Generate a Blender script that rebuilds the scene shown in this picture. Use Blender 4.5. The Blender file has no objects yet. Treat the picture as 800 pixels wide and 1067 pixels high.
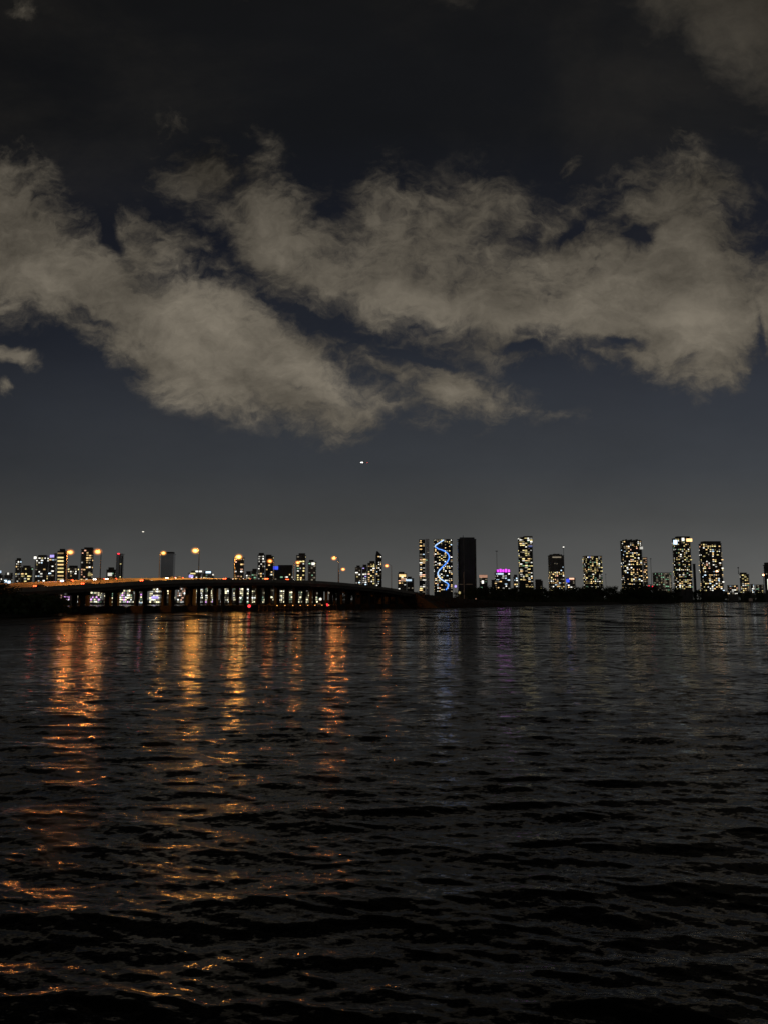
import bpy, bmesh, math, random
import numpy as np
from mathutils import Vector, Matrix, noise as mnoise
R = random.Random(7)
PI = math.pi
sc = bpy.context.scene
col = sc.collection
H = 5.5                       # eye height above the water
F = 770.0
TILT = math.atan(91.5 / 770)
CT, ST = math.cos(TILT), math.sin(TILT)

def slope(py):                # rise per metre of distance along the view for a row of the photograph
    return (F * ST + (533.5 - py) * CT) / (F * CT - (533.5 - py) * ST)
def ydir(py):
    return F * CT - (533.5 - py) * ST
def uu(px, py=600.0):         # sideways per metre of distance
    return (px - 400.0) / ydir(py)
def at(px, py, Y):
    return Vector((uu(px, py) * Y, Y, H + slope(py) * Y))

# ------------------------------------------------------------------ materials
def newmat(name):
    m = bpy.data.materials.new(name); m.use_nodes = True
    return m, m.node_tree, m.node_tree.nodes['Principled BSDF']
def surf(name, c, rough=0.8, metal=0.0, var=0.25, scale=0.6, spec=0.3):
    m, nt, b = newmat(name)
    n = nt.nodes.new('ShaderNodeTexNoise'); n.inputs['Scale'].default_value = scale; n.inputs['Detail'].default_value = 5
    tc = nt.nodes.new('ShaderNodeTexCoord'); nt.links.new(tc.outputs['Object'], n.inputs['Vector'])
    r = nt.nodes.new('ShaderNodeValToRGB')
    r.color_ramp.elements[0].position = 0.3; r.color_ramp.elements[1].position = 0.7
    r.color_ramp.elements[0].color = (*[x * (1 - var) for x in c], 1)
    r.color_ramp.elements[1].color = (*[min(1, x * (1 + var)) for x in c], 1)
    nt.links.new(n.outputs['Fac'], r.inputs['Fac']); nt.links.new(r.outputs['Color'], b.inputs['Base Color'])
    b.inputs['Roughness'].default_value = rough; b.inputs['Metallic'].default_value = metal
    b.inputs['Specular IOR Level'].default_value = spec
    return m
def emis(name, c, s):
    m, nt, b = newmat(name)
    n = nt.nodes.new('ShaderNodeTexNoise'); n.inputs['Scale'].default_value = 0.5
    tc = nt.nodes.new('ShaderNodeTexCoord'); nt.links.new(tc.outputs['Object'], n.inputs['Vector'])
    mr = nt.nodes.new('ShaderNodeMapRange')
    mr.inputs['To Min'].default_value = s * 0.7; mr.inputs['To Max'].default_value = s * 1.3
    nt.links.new(n.outputs['Fac'], mr.inputs['Value'])
    if name.startswith(('lit_window', 'shop')):
        oi = nt.nodes.new('ShaderNodeObjectInfo'); m2 = nt.nodes.new('ShaderNodeMapRange'); m2.inputs['To Min'].default_value = .25; m2.inputs['To Max'].default_value = 1.9
        ml = nt.nodes.new('ShaderNodeMath'); ml.operation = 'MULTIPLY'; nt.links.new(oi.outputs['Random'], m2.inputs['Value'])
        nt.links.new(mr.outputs['Result'], ml.inputs[0]); nt.links.new(m2.outputs['Result'], ml.inputs[1]); nt.links.new(ml.outputs[0], b.inputs['Emission Strength'])
    else: nt.links.new(mr.outputs['Result'], b.inputs['Emission Strength'])
    b.inputs['Base Color'].default_value = (0.3, 0.3, 0.3, 1)
    b.inputs['Emission Color'].default_value = (*c, 1)
    return m

M = {
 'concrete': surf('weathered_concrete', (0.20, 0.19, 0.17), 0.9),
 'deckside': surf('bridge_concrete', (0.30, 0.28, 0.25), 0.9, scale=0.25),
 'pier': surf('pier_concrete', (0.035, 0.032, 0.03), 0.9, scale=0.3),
 'asphalt': surf('asphalt', (0.05, 0.05, 0.05), 0.9),
 'paint': surf('road_paint', (0.7, 0.7, 0.66), 0.6),
 'timber': surf('wet_timber', (0.10, 0.07, 0.05), 0.8),
 'facade_dark': surf('dark_facade', (0.10, 0.10, 0.10), 0.6, scale=0.08),
 'facade_mid': surf('grey_facade', (0.24, 0.23, 0.22), 0.7, scale=0.08),
 'facade_pale': surf('pale_facade', (0.42, 0.40, 0.37), 0.7, scale=0.08),
 'glass_facade': surf('mirrored_glass', (0.48, 0.48, 0.50), 0.25, 0.9, 0.12, 0.05, 0.5),
 'glass_dark': surf('black_glass', (0.06, 0.06, 0.065), 0.3, 0.85, 0.3, 0.05, 0.5),
 'polepaint': surf('weathered_pole_paint', (0.06, 0.055, 0.05), 0.8),
 'metal': surf('galvanised_steel', (0.35, 0.35, 0.34), 0.45, 0.7),
 'darkmetal': surf('dark_steel', (0.06, 0.06, 0.06), 0.5, 0.5),
 'earth': surf('dark_earth', (0.06, 0.055, 0.045), 0.95, scale=0.1),
 'rock': surf('riprap_rock', (0.06, 0.045, 0.035), 0.95, scale=0.8),
 'bark': surf('bark', (0.10, 0.075, 0.055), 0.9, scale=2),
 'leaf': surf('leaves', (0.05, 0.07, 0.03), 0.6, scale=0.4, var=0.5),
 'white': surf('white_paint', (0.75, 0.75, 0.73), 0.4),
 'tyre': surf('tyre_rubber', (0.03, 0.03, 0.03), 0.8),
 'window_car': surf('car_glass', (0.02, 0.02, 0.025), 0.1, spec=0.6),
 'sandpit': surf('sea_bed', (0.05, 0.045, 0.035), 0.95, scale=0.02),
}
E = {
 'warm': emis('lit_window_warm', (1.0, 0.66, 0.28), .9), 'yellow': emis('lit_window_yellow', (1.0, 0.82, 0.34), .8),
 'white': emis('lit_window_white', (0.95, 0.92, 0.82), 1.05), 'cool': emis('lit_window_cool', (0.62, 0.82, 1.0), 1.1),
 'pink': emis('lit_window_peach', (1.0, 0.52, 0.34), .9), 'green': emis('lit_window_green', (0.45, 0.9, 0.55), 0.4),
 'dim': emis('lit_window_dim', (1.0, 0.85, 0.6), 0.16), 'dimblue': emis('lit_window_dim_blue', (0.3, 0.4, 1.0), 0.4),
 'blue': emis('blue_light', (0.05, 0.10, 1.0), 1.0), 'led': emis('led_blue', (0.08, 0.28, 1.0), 1.6),
 'ledw': emis('led_pale_blue', (0.40, 0.62, 1.0), 1.5),
 'magenta': emis('magenta_light', (0.85, 0.06, 1.0), 1.6), 'violet': emis('violet_light', (0.5, 0.4, 1.0), 1.1),
 'red': emis('red_light', (1.0, 0.03, 0.05), 2.5), 'head': emis('headlight_white', (1.0, 0.92, 0.75), 14.0),
 'headblue': emis('headlight_bluish', (0.55, 0.55, 1.0), 14.0), 'tail': emis('tail_light_red', (1.0, 0.07, 0.02), 9.0),
 'sodium': emis('sodium_lamp', (1.0, 0.45, 0.20), 7.0), 'plane': emis('landing_light', (1.0, 0.97, 0.9), 2.5),
 'shop_white': emis('shop_light_white', (.9, .93, .9), 1.1), 'shop_cream': emis('shop_light_cream', (1, .92, .58), 1.1), 'shop_dim': emis('shop_light_dim', (.8, .75, .55), .16),
 'shop_peach': emis('shop_light_peach', (1, .55, .38), .5), 'shop_violet': emis('shop_light_violet', (.85, .4, 1), 1.0), 'shop_green': emis('shop_light_green', (.4, .7, .5), .25),
 'flood': emis('flood_white', (1.0, 0.93, 0.78), 1.2), 'amber': emis('amber_light', (1.0, 0.45, 0.12), 3.0),
}

# ------------------------------------------------------------------ object helpers
def tag(o, label=None, cat=None, group=None, kind=None):
    if label: o['label'] = label
    if cat: o['category'] = cat
    if group: o['group'] = group
    if kind: o['kind'] = kind
    return o
def empty(name, loc, rz=0.0, **k):
    o = bpy.data.objects.new(name, None); col.objects.link(o)
    o.location = loc; o.rotation_euler = (0, 0, rz)
    return tag(o, **k)
class MB:
    def __init__(s): s.v, s.f, s.mi = [], [], []
    def quad(s, pts, mi=0):
        b = len(s.v); s.v += [tuple(p) for p in pts]; s.f.append(tuple(range(b, b + len(pts)))); s.mi.append(mi)
    def box(s, x0, x1, y0, y1, z0, z1, mi=0, M4=None):
        b = len(s.v)
        P = [(x0,y0,z0),(x1,y0,z0),(x1,y1,z0),(x0,y1,z0),(x0,y0,z1),(x1,y0,z1),(x1,y1,z1),(x0,y1,z1)]
        if M4 is not None: P = [tuple(M4 @ Vector(p)) for p in P]
        s.v += P
        for q in ((0,3,2,1),(4,5,6,7),(0,1,5,4),(1,2,6,5),(2,3,7,6),(3,0,4,7)):
            s.f.append(tuple(b + i for i in q)); s.mi.append(mi)
    def prism(s, poly, z0, z1, mi=0):
        b = len(s.v); n = len(poly)
        s.v += [(p[0], p[1], z0) for p in poly] + [(p[0], p[1], z1) for p in poly]
        s.f.append(tuple(b + n - 1 - i for i in range(n))); s.f.append(tuple(b + n + i for i in range(n))); s.mi += [mi, mi]
        for i in range(n):
            j = (i + 1) % n; s.f.append((b + i, b + j, b + n + j, b + n + i)); s.mi.append(mi)
    def tube(s, pts, rad, n=8, mi=0, cap=True):
        pts = [Vector(p) for p in pts]
        if not isinstance(rad, (list, tuple)): rad = [rad] * len(pts)
        b0 = len(s.v)
        for i, p in enumerate(pts):
            d = (pts[min(i + 1, len(pts) - 1)] - pts[max(i - 1, 0)]).normalized()
            a = d.cross(Vector((0, 0, 1)) if abs(d.z) < 0.9 else Vector((1, 0, 0))).normalized(); c = d.cross(a)
            for k in range(n):
                t = 2 * PI * k / n
                s.v.append(tuple(p + (a * math.cos(t) + c * math.sin(t)) * rad[i]))
        for i in range(len(pts) - 1):
            for k in range(n):
                k2 = (k + 1) % n; o = b0 + i * n
                s.f.append((o + k, o + k2, o + n + k2, o + n + k)); s.mi.append(mi)
        if cap:
            s.f.append(tuple(b0 + k for k in range(n))); e = b0 + (len(pts) - 1) * n
            s.f.append(tuple(e + n - 1 - k for k in range(n))); s.mi += [mi, mi]
    def mesh(s, name, mats):
        me = bpy.data.meshes.new(name); me.from_pydata(s.v, [], s.f)
        for m in (mats if isinstance(mats, (list, tuple)) else [mats]): me.materials.append(m)
        me.polygons.foreach_set('material_index', s.mi)
        me.update(); return me
    def build(s, name, mats, parent=None):
        o = bpy.data.objects.new(name, s.mesh(name, mats)); col.objects.link(o); o.parent = parent
        return o
def link(name, me, parent=None, loc=(0, 0, 0), scale=(1, 1, 1), rz=0.0):
    o = bpy.data.objects.new(name, me); col.objects.link(o); o.parent = parent
    o.location = loc; o.scale = scale; o.rotation_euler = (0, 0, rz); return o
def copy_tree(o, parent=None):
    c = o.copy(); col.objects.link(c); c.parent = parent
    for ch in list(o.children): copy_tree(ch, c)
    return c
def ico(r=1.0, sub=2, name='ball', mat=None, sq=1.0):
    bm = bmesh.new(); bmesh.ops.create_icosphere(bm, subdivisions=sub, radius=r)
    for v in bm.verts: v.co.z *= sq
    me = bpy.data.meshes.new(name); bm.to_mesh(me); bm.free(); me.materials.append(mat)
    return me

# ------------------------------------------------------------------ water
def build_water():
    rng = np.random.RandomState(3)
    s0, s1 = -1.15, -0.0040
    sl = np.concatenate([np.arange(s0, -0.60, 0.0022), np.arange(-0.60, -0.02, 0.00105), np.arange(-0.02, s1, 0.0006)])
    Yr = np.concatenate([-H / sl, [1500., 1800., 2300., 3200., 5000., 9000., 16000.]])
    t = np.linspace(-1, 1, 921)
    uc = 0.62 * t + 2.6 * np.sign(t) * np.clip(np.abs(t) - 0.93, 0, 1) / 0.07 * 0.9
    U, Y = np.meshgrid(uc, Yr); X = U * Y
    du = np.gradient(uc)[None, :] * Yr[:, None]
    dy = np.gradient(Yr)[:, None] * np.ones_like(U)
    sp = np.maximum(du * 1.0, dy)                    # local spacing; waves finer than this are left to the material
    X0, Y0 = X.copy(), Y.copy()
    Z = np.zeros_like(X); DX = np.zeros_like(X); DY = np.zeros_like(X)
    N = 84
    for i in range(N):
        lam = 0.26 * (9.5 / 0.26) ** (i / (N - 1)) * rng.uniform(0.92, 1.08)
        th = math.radians(-100 + rng.normal(0, 23 if lam < 1.6 else 16) + (12 if lam > 2.5 else 0))
        k = 2 * PI / lam; kx, ky = k * math.cos(th), k * math.sin(th)
        st = 0.0275 if lam < 1.6 else (0.017 if lam < 3.5 else 0.008)      # slope amplitude of this component
        a = st / k
        att = np.clip((lam / (2.6 * sp)) - 0.6, 0, 1)
        ph = kx * X0 + ky * Y0 + rng.uniform(0, 2 * PI)
        Z += att * a * np.cos(ph)
        q = 0.9
        DX -= att * q * a * math.cos(th) * np.sin(ph); DY -= att * q * a * math.sin(th) * np.sin(ph)
    # gusts: calmer and rougher patches
    g = 1 + 0.25 * np.sin(X0 / 23 + 1.3) * np.sin(Y0 / 17 + 0.4) + 0.18 * np.sin(X0 / 9 - Y0 / 13)
    Z *= g; X = X0 + DX; Y = Y0 + DY
    nr, nc = X.shape
    co = np.stack([X, Y, Z], -1).reshape(-1, 3)
    idx = np.arange(nr * nc).reshape(nr, nc)
    a, b, c, d = idx[:-1, :-1], idx[:-1, 1:], idx[1:, 1:], idx[1:, :-1]
    q = np.stack([a, b, c, d], -1).reshape(-1, 4)
    me = bpy.data.meshes.new('water')
    me.vertices.add(len(co)); me.vertices.foreach_set('co', co.astype(np.float32).ravel())
    me.loops.add(q.size); me.loops.foreach_set('vertex_index', q.astype(np.int32).ravel())
    me.polygons.add(len(q)); me.polygons.foreach_set('loop_start', (np.arange(len(q)) * 4).astype(np.int32))
    me.polygons.foreach_set('loop_total', np.full(len(q), 4, np.int32))
    me.polygons.foreach_set('use_smooth', np.ones(len(q), bool))
    me.update(calc_edges=True)
    m, nt, bs = newmat('bay_water'); N_ = nt.nodes; L = nt.links
    bs.inputs['Base Color'].default_value = (0.003, 0.0035, 0.003, 1)
    bs.inputs['IOR'].default_value = 1.24
    tc = N_.new('ShaderNodeTexCoord'); geo = N_.new('ShaderNodeNewGeometry')
    sep = N_.new('ShaderNodeSeparateXYZ'); L.new(tc.outputs['Object'], sep.inputs[0])
    def mth(op, a, b=None, clamp=False):
        n = N_.new('ShaderNodeMath'); n.operation = op; n.use_clamp = clamp
        for i, x in enumerate((a, b)):
            if x is None: continue
            if isinstance(x, (int, float)): n.inputs[i].default_value = x
            else: L.new(x, n.inputs[i])
        return n.outputs[0]
    def rng_(v, a, b, c, d):
        n = N_.new('ShaderNodeMapRange'); L.new(v, n.inputs['Value'])
        for k, x in zip(('From Min', 'From Max', 'To Min', 'To Max'), (a, b, c, d)): n.inputs[k].default_value = x
        return n.outputs[0]
    y = sep.outputs['Y']
    def layer(sx, sy, rot, detail, ampx, ampy):
        mp = N_.new('ShaderNodeMapping'); L.new(tc.outputs['Object'], mp.inputs['Vector'])
        mp.inputs['Scale'].default_value = (sx, sy, 1); mp.inputs['Rotation'].default_value = (0, 0, rot)
        n = N_.new('ShaderNodeTexNoise'); n.inputs['Scale'].default_value = 1; n.inputs['Detail'].default_value = detail
        n.inputs['Roughness'].default_value = 0.62
        L.new(mp.outputs[0], n.inputs['Vector'])
        s = N_.new('ShaderNodeSeparateColor'); L.new(n.outputs['Color'], s.inputs[0])
        return (mth('MULTIPLY', mth('SUBTRACT', s.outputs[0], 0.5), ampx), mth('MULTIPLY', mth('SUBTRACT', s.outputs[1], 0.5), ampy))
    # fine ripples everywhere; metre-scale chop takes over in the distance where the mesh is coarser than the waves
    r1 = layer(7.0, 13.0, 0.12, 3, 0.28, 0.95)
    r2 = layer(1.15, 2.1, -0.10, 4, 0.42, 2.0)
    r3 = layer(0.10, 0.32, 0.15, 3, 0.22, 2.0)
    r4 = layer(0.11, 0.045, 0.1, 3, 0.12, 2.6)
    f4 = rng_(y, 90, 230, 0.0, 1.0)
    near = rng_(y, 10, 50, 0.7, 1.0)
    L.new(rng_(y, 12, 90, 0.085, 0.12), bs.inputs['Roughness'])
    f2 = mth('MULTIPLY', rng_(y, 14, 50, 0.25, 1.0), rng_(y, 90, 220, 1.0, 0.55)); f3 = mth('MULTIPLY', rng_(y, 45, 130, 0.0, 1.0), rng_(y, 130, 260, 1.0, 0.5))
    # calm and ruffled lanes far out
    mp = N_.new('ShaderNodeMapping'); L.new(tc.outputs['Object'], mp.inputs['Vector']); mp.inputs['Scale'].default_value = (0.004, 0.02, 1)
    gn = N_.new('ShaderNodeTexNoise'); gn.inputs['Scale'].default_value = 1; gn.inputs['Detail'].default_value = 4; L.new(mp.outputs[0], gn.inputs['Vector'])
    gust = mth('MULTIPLY', rng_(gn.outputs['Fac'], 0.3, 0.7, 0.75, 1.25), rng_(y, 60, 170, 1.0, 2.8))
    def tot(i):
        a = mth('MULTIPLY', r1[i], near)
        b = mth('MULTIPLY', r2[i], f2); c = mth('ADD', mth('MULTIPLY', r3[i], f3), mth('MULTIPLY', r4[i], f4))
        return mth('MULTIPLY', mth('ADD', a, mth('ADD', b, c)), gust)
    cv = N_.new('ShaderNodeCombineXYZ'); L.new(tot(0), cv.inputs[0]); L.new(tot(1), cv.inputs[1])
    ad = N_.new('ShaderNodeVectorMath'); ad.operation = 'ADD'; L.new(geo.outputs['Normal'], ad.inputs[0]); L.new(cv.outputs[0], ad.inputs[1])
    nm = N_.new('ShaderNodeVectorMath'); nm.operation = 'NORMALIZE'; L.new(ad.outputs[0], nm.inputs[0])
    L.new(nm.outputs[0], bs.inputs['Normal'])
    me.materials.append(m)
    o = bpy.data.objects.new('water', me); col.objects.link(o); tag(o, kind='structure')
build_water()
mb = MB(); mb.quad([(-25000, -3000, -4), (25000, -3000, -4), (25000, 25000, -4), (-25000, 25000, -4)])
tag(mb.build('seabed', M['sandpit']), kind='structure')

# ------------------------------------------------------------------ land
def land(name, poly, z=1.2, mat='earth'):
    mb = MB(); cx = sum(p[0] for p in poly) / len(poly); cy = sum(p[1] for p in poly) / len(poly)
    inner = [(p[0] + (cx - p[0]) * 0.004, p[1] + max(-3, min(3, (cy - p[1]) * 0.02))) for p in poly]
    n = len(poly)
    for i in range(n):
        j = (i + 1) % n
        mb.quad([(*poly[i], -1.5), (*poly[j], -1.5), (*inner[j], z), (*inner[i], z)])
    mb.quad([(*p, z) for p in inner])
    o = mb.build(name, M[mat]); return tag(o, kind='structure')
def P(px, Y): return (uu(px, 630) * Y, Y)

# bridge axis
D = Vector((0.574, 0.819, 0)).normalized(); PN = Vector((-D.y, D.x, 0))    # PN points to the far side
B0 = Vector((-114.6, 300, 0))
def s_of(px):
    t = uu(px, 610)
    return (B0.x - t * B0.y) / (t * D.y - D.x)
prof_px = [(-60, 617.5), (-20, 614.5), (15, 612.3), (60, 610.6), (100, 608.3), (150, 605.2), (200, 603.6), (250, 603.3), (300, 603.8), (350, 606.3), (400, 611.5), (435, 617.2)]
prof = []
for px, py in prof_px:
    s = s_of(px); Y = B0.y + s * D.y; prof.append((s, H + slope(py) * Y))
prof.append((prof[-1][0] + 60, prof[-1][1] - 3.2)); prof.append((prof[-1][0] + 120, 4.0)); prof.append((prof[-1][0] + 500, 3.0))
prof.insert(0, (prof[0][0] - 120, 4.0))
ps = np.array([p[0] for p in prof]); pz = np.array([p[1] for p in prof])
_ss = np.arange(ps[0], ps[-1], 2.0); _zz = np.interp(_ss, ps, pz); _k = np.ones(17) / 17
_zz = np.convolve(np.pad(_zz, 8, mode='edge'), _k, mode='valid')
def parz(s): return float(np.interp(s, _ss, _zz))          # top of the near parapet
def bp(s, off, z): p = B0 + D * s + PN * off; return Vector((p.x, p.y, z))
S_END = s_of(437); S_BEG = s_of(-90)

# mainland behind, islands, causeway embankment, left shore
land('mainland_ground', [P(-900, 820), P(-60, 850), P(120, 870), P(345, 900), P(430, 1350), P(640, 1900), P(700, 1800), P(760, 1700), P(900, 1750), P(2200, 2000), (16000, 14000), (-16000, 14000)], 1.6)
isl = [P(433, 520), P(452, 600), P(476, 700), P(500, 790), P(540, 860), P(600, 960), P(650, 1040), P(700, 1120), P(703, 1240), P(640, 1300), P(540, 1150), P(470, 900), P(425, 700), P(412, 600)]
land('island_ground', isl, 1.4)
land('left_shore_ground', [P(-400, 190), P(-80, 212), P(0, 231), P(22, 238), P(46, 250), P(58, 266), P(60, 300), P(40, 330), P(-20, 400), P(-400, 420)], 1.5)

# embankment under the road past the bridge end
mb = MB()
ss = np.linspace(S_END - 6, S_END + 420, 60)
prev = None
for s in ss:
    z = parz(s) - 0.9; w = max(0.5, (z - 0.5) * 1.9)
    c = [bp(s, -w, 0.2), bp(s, -0.5, z), bp(s, 41, z), bp(s, 41 + w, 0.2)]
    if prev:
        for i in range(3): mb.quad([prev[i], c[i], c[i + 1], prev[i + 1]], 0)
    else: mb.quad([c[0], c[1], c[2], c[3]])
    prev = c
emb = tag(mb.build('embankment_terrain', M['earth']), kind='structure')
mb = MB(); rr = random.Random(5)
for i in range(1500):
    s = S_END - 8 + rr.random() ** 1.4 * 120; z = parz(s) - 0.9; w = (z - 0.5) * 1.9; t = rr.random()
    c = bp(s, -w * (1 - t) * 1.04, 0.2 + (z - 0.4) * t); r = rr.uniform(0.35, 0.95)
    if s < S_END: c = bp(S_END - 3 - 5 * (1 - t), rr.uniform(-6, 6), 0.2 + (z - 0.4) * t * 0.9)
    pts = [c + Vector((rr.uniform(-1, 1), rr.uniform(-1, 1), rr.uniform(-.7, .7))).normalized() * r * rr.uniform(.7, 1.1) for _ in range(8)]
    bm = bmesh.new()
    for p in pts: bm.verts.new(p)
    try: bmesh.ops.convex_hull(bm, input=bm.verts)
    except Exception: pass
    bm.verts.ensure_lookup_table(); bm.verts.index_update(); b = len(mb.v)
    mb.v += [tuple(v.co) for v in bm.verts]
    for f in bm.faces: mb.f.append(tuple(b + v.index for v in f.verts)); mb.mi.append(0)
    bm.free()
tag(mb.build('riprap', M['rock']), 'brown boulder riprap sloping down from the bridge end to the water', 'riprap', kind='stuff')

# ------------------------------------------------------------------ bridge
bridge = empty('road_bridge', bp(0, 0, 0), label='long low concrete causeway bridge arching over the bay on rows of dark piers', cat='bridge')
inv = Matrix.Translation(-bp(0, 0, 0))
def far_lift(s): return float(np.interp(s, [-80, 0, 60, 120, 240], [1.0, 1.0, 0.9, 0.6, 0.4]))
def sweep(sec, mats, name, s0, s1, lift=lambda s: 0.0, step=4.0):
    """sec: closed list of (offset, dz, material index) swept along the bridge"""
    mb = MB(); n = len(sec); k = max(2, int((s1 - s0) / step)); rows = []
    for i in range(k + 1):
        s = s0 + (s1 - s0) * i / k; z = parz(s) + lift(s)
        rows.append([inv @ bp(s, o, z + dz) for o, dz, _ in sec])
    for a, b in zip(rows, rows[1:]):
        for j in range(n):
            j2 = (j + 1) % n; mb.quad([a[j], b[j], b[j2], a[j2]], sec[j][2])
    mb.quad(rows[0], 0); mb.quad(rows[-1][::-1], 0)
    return mb.build(name, mats, bridge)
DM = [M['deckside'], M['asphalt']]
W1 = 16.0; O2 = 24.0; W2 = 16.0
for off, W, lf, cross in ((0, W1, lambda s: 0.0, 0.35), (O2, W2, far_lift, 0.35)):
    # deck: slab with edge beams, girders below
    sec = [(off, -0.85, 1), (off + W, -0.85 + cross, 0), (off + W, -1.75 + cross, 0), (off + W - 2, -2.0 + cross, 0),
           (off + W - 2.6, -2.9, 0), (off + 2.6, -3.1, 0), (off + 2, -2.0, 0), (off, -1.75, 0)]
    sweep(sec, DM, 'deck', S_BEG - 60, S_END + 4, lf)
    for o in (off + 0.02, off + W - 0.42):
        dz = 0.0 if o < off + 1 else cross
        sweep([(o, dz - 0.85 + 0.002, 0), (o + 0.10, dz - 0.25, 0), (o + 0.12, dz, 0), (o + 0.34, dz, 0), (o + 0.40, dz - 0.85 + 0.002, 0)], [M['deckside']], 'parapet', S_BEG - 60, S_END + 4, lf)
    for t in (W / 3, 2 * W / 3):
        dz = -0.85 + cross * t / W + 0.006
        sweep([(off + t, dz, 0), (off + t + 0.15, dz + 0.0034, 0), (off + t + 0.15, dz + 0.004, 0), (off + t, dz + 0.0006, 0)], [M['paint']], 'lane_marking', S_BEG - 60, S_END + 4, lf, 6)
# piers
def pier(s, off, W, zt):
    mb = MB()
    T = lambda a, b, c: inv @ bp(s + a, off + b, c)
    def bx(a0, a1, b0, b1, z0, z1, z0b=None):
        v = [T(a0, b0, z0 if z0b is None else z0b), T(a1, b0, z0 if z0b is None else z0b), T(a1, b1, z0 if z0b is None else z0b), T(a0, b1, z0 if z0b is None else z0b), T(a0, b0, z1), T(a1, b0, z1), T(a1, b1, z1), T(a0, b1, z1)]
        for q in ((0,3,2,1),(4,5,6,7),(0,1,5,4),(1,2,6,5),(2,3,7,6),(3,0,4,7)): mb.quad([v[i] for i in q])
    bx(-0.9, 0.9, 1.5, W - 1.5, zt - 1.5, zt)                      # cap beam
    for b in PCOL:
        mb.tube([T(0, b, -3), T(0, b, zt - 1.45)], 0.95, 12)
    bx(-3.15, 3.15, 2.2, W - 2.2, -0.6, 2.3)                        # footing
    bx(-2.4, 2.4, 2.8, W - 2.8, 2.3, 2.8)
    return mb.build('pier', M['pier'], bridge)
PCOL = (5.2, 10.8)
SPAN = 15.0
n = 0
s = S_BEG + 20
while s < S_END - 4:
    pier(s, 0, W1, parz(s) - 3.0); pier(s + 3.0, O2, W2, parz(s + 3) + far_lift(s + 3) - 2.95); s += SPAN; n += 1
# fender wall with navigation marks along the channel
f0, f1 = s_of(262), s_of(343)
fen = empty('fender_wall', bp((f0 + f1) / 2, -6, 0), label='low timber fender wall along the channel under the bridge crest', cat='fender')
fi = Matrix.Translation(-fen.location)
mb = MB(); k = int((f1 - f0) / 3)
for z in (1.0, 1.9, 2.7):
    a, b = fi @ bp(f0, -6, z), fi @ bp(f1, -6, z); mb.tube([a, b], 0.24, 4)
mb.build('waler', M['timber'], fen)
for i in range(k + 1):
    mb = MB(); p = fi @ bp(f0 + (f1 - f0) * i / k, -5.6, 0); mb.tube([p + Vector((0, 0, -3)), p + Vector((0, 0, 3.1))], 0.22, 8)
    mb.build('pile', M['timber'], fen)
for i in range(8):
    mb = MB(); p = fi @ bp(f0 + 12 + (f1 - f0 - 14) * i / 8, -6.5, 2.6); mb.box(p.x - .22, p.x + .22, p.y - .1, p.y + .1, p.z - .1, p.z + .1)
    mb.build('marker_light', E['amber'], fen)

def nav_light(px, py, color, label, rad=0.55, postz=0.5):
    s = s_of(px); p = bp(s, -8.0, 0); Y = p.y; top = H + slope(py) * Y
    # re-aim along the sight line of that column of the photograph
    e = empty('navigation_light', (uu(px, py) * Y, Y, 0), label=label, cat='navigation light')
    mb = MB(); mb.tube([(0, 0, -3), (0, 0, top - 0.5)], 0.2, 8); mb.build('post', M['darkmetal'], e)
    mb = MB(); mb.box(-.5, .5, -.4, .4, top - 0.9, top - 0.6); mb.build('bracket', M['darkmetal'], e)
    link('lamp', ico(rad, 2, 'lamp', E[color]), e, (0, 0, top)); return e
nav_light(260, 631.6, 'red', 'red navigation light low on a post beside the channel piers', 0.75)
nav_light(341, 630.5, 'red', 'red navigation light at the right end of the fender wall', 0.8)
nl = nav_light(334, 624.3, 'flood', 'white lantern on a post above the pale square board', 0.75)
mb = MB(); mb.box(-1.5, 0.3, -0.15, 0.15, H + slope(632.3) * nl.location.y, H + slope(628.2) * nl.location.y)
sb = mb.build('sign_board', M['white'], nl)
nav_light(343, 617.8, 'dim', 'faint white lantern under the deck right of the crest', 0.4)

# ------------------------------------------------------------------ street lamps
def lamp_proto(arm, h):
    pass
def lamp_halo(power, gb=(.38, .10)):
    # added see-through emissive shell that paints an amber halo around the sodium bulb
    m, nt, b = newmat('amber_halo_shell'); N = nt.nodes; L = nt.links
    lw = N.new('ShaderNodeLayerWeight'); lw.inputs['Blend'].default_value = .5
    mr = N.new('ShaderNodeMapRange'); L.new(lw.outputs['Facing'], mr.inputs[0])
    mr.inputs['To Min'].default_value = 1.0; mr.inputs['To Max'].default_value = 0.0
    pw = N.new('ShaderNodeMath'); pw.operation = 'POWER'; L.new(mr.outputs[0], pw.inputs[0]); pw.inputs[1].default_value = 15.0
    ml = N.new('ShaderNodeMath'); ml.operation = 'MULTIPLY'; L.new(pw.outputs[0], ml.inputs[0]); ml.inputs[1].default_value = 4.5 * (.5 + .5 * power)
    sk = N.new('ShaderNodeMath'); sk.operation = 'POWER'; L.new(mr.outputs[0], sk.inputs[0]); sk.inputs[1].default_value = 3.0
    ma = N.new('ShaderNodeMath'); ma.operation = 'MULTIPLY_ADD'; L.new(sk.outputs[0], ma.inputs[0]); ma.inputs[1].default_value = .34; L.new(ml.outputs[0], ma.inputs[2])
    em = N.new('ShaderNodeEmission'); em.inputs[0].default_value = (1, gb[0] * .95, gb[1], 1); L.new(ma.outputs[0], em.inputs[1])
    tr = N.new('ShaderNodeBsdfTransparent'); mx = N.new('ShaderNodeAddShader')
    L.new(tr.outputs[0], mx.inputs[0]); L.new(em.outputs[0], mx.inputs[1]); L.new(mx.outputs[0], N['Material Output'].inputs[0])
    me = ico(1.0, 3, 'halo_shell', m)
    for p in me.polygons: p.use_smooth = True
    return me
LP = 27000
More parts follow.
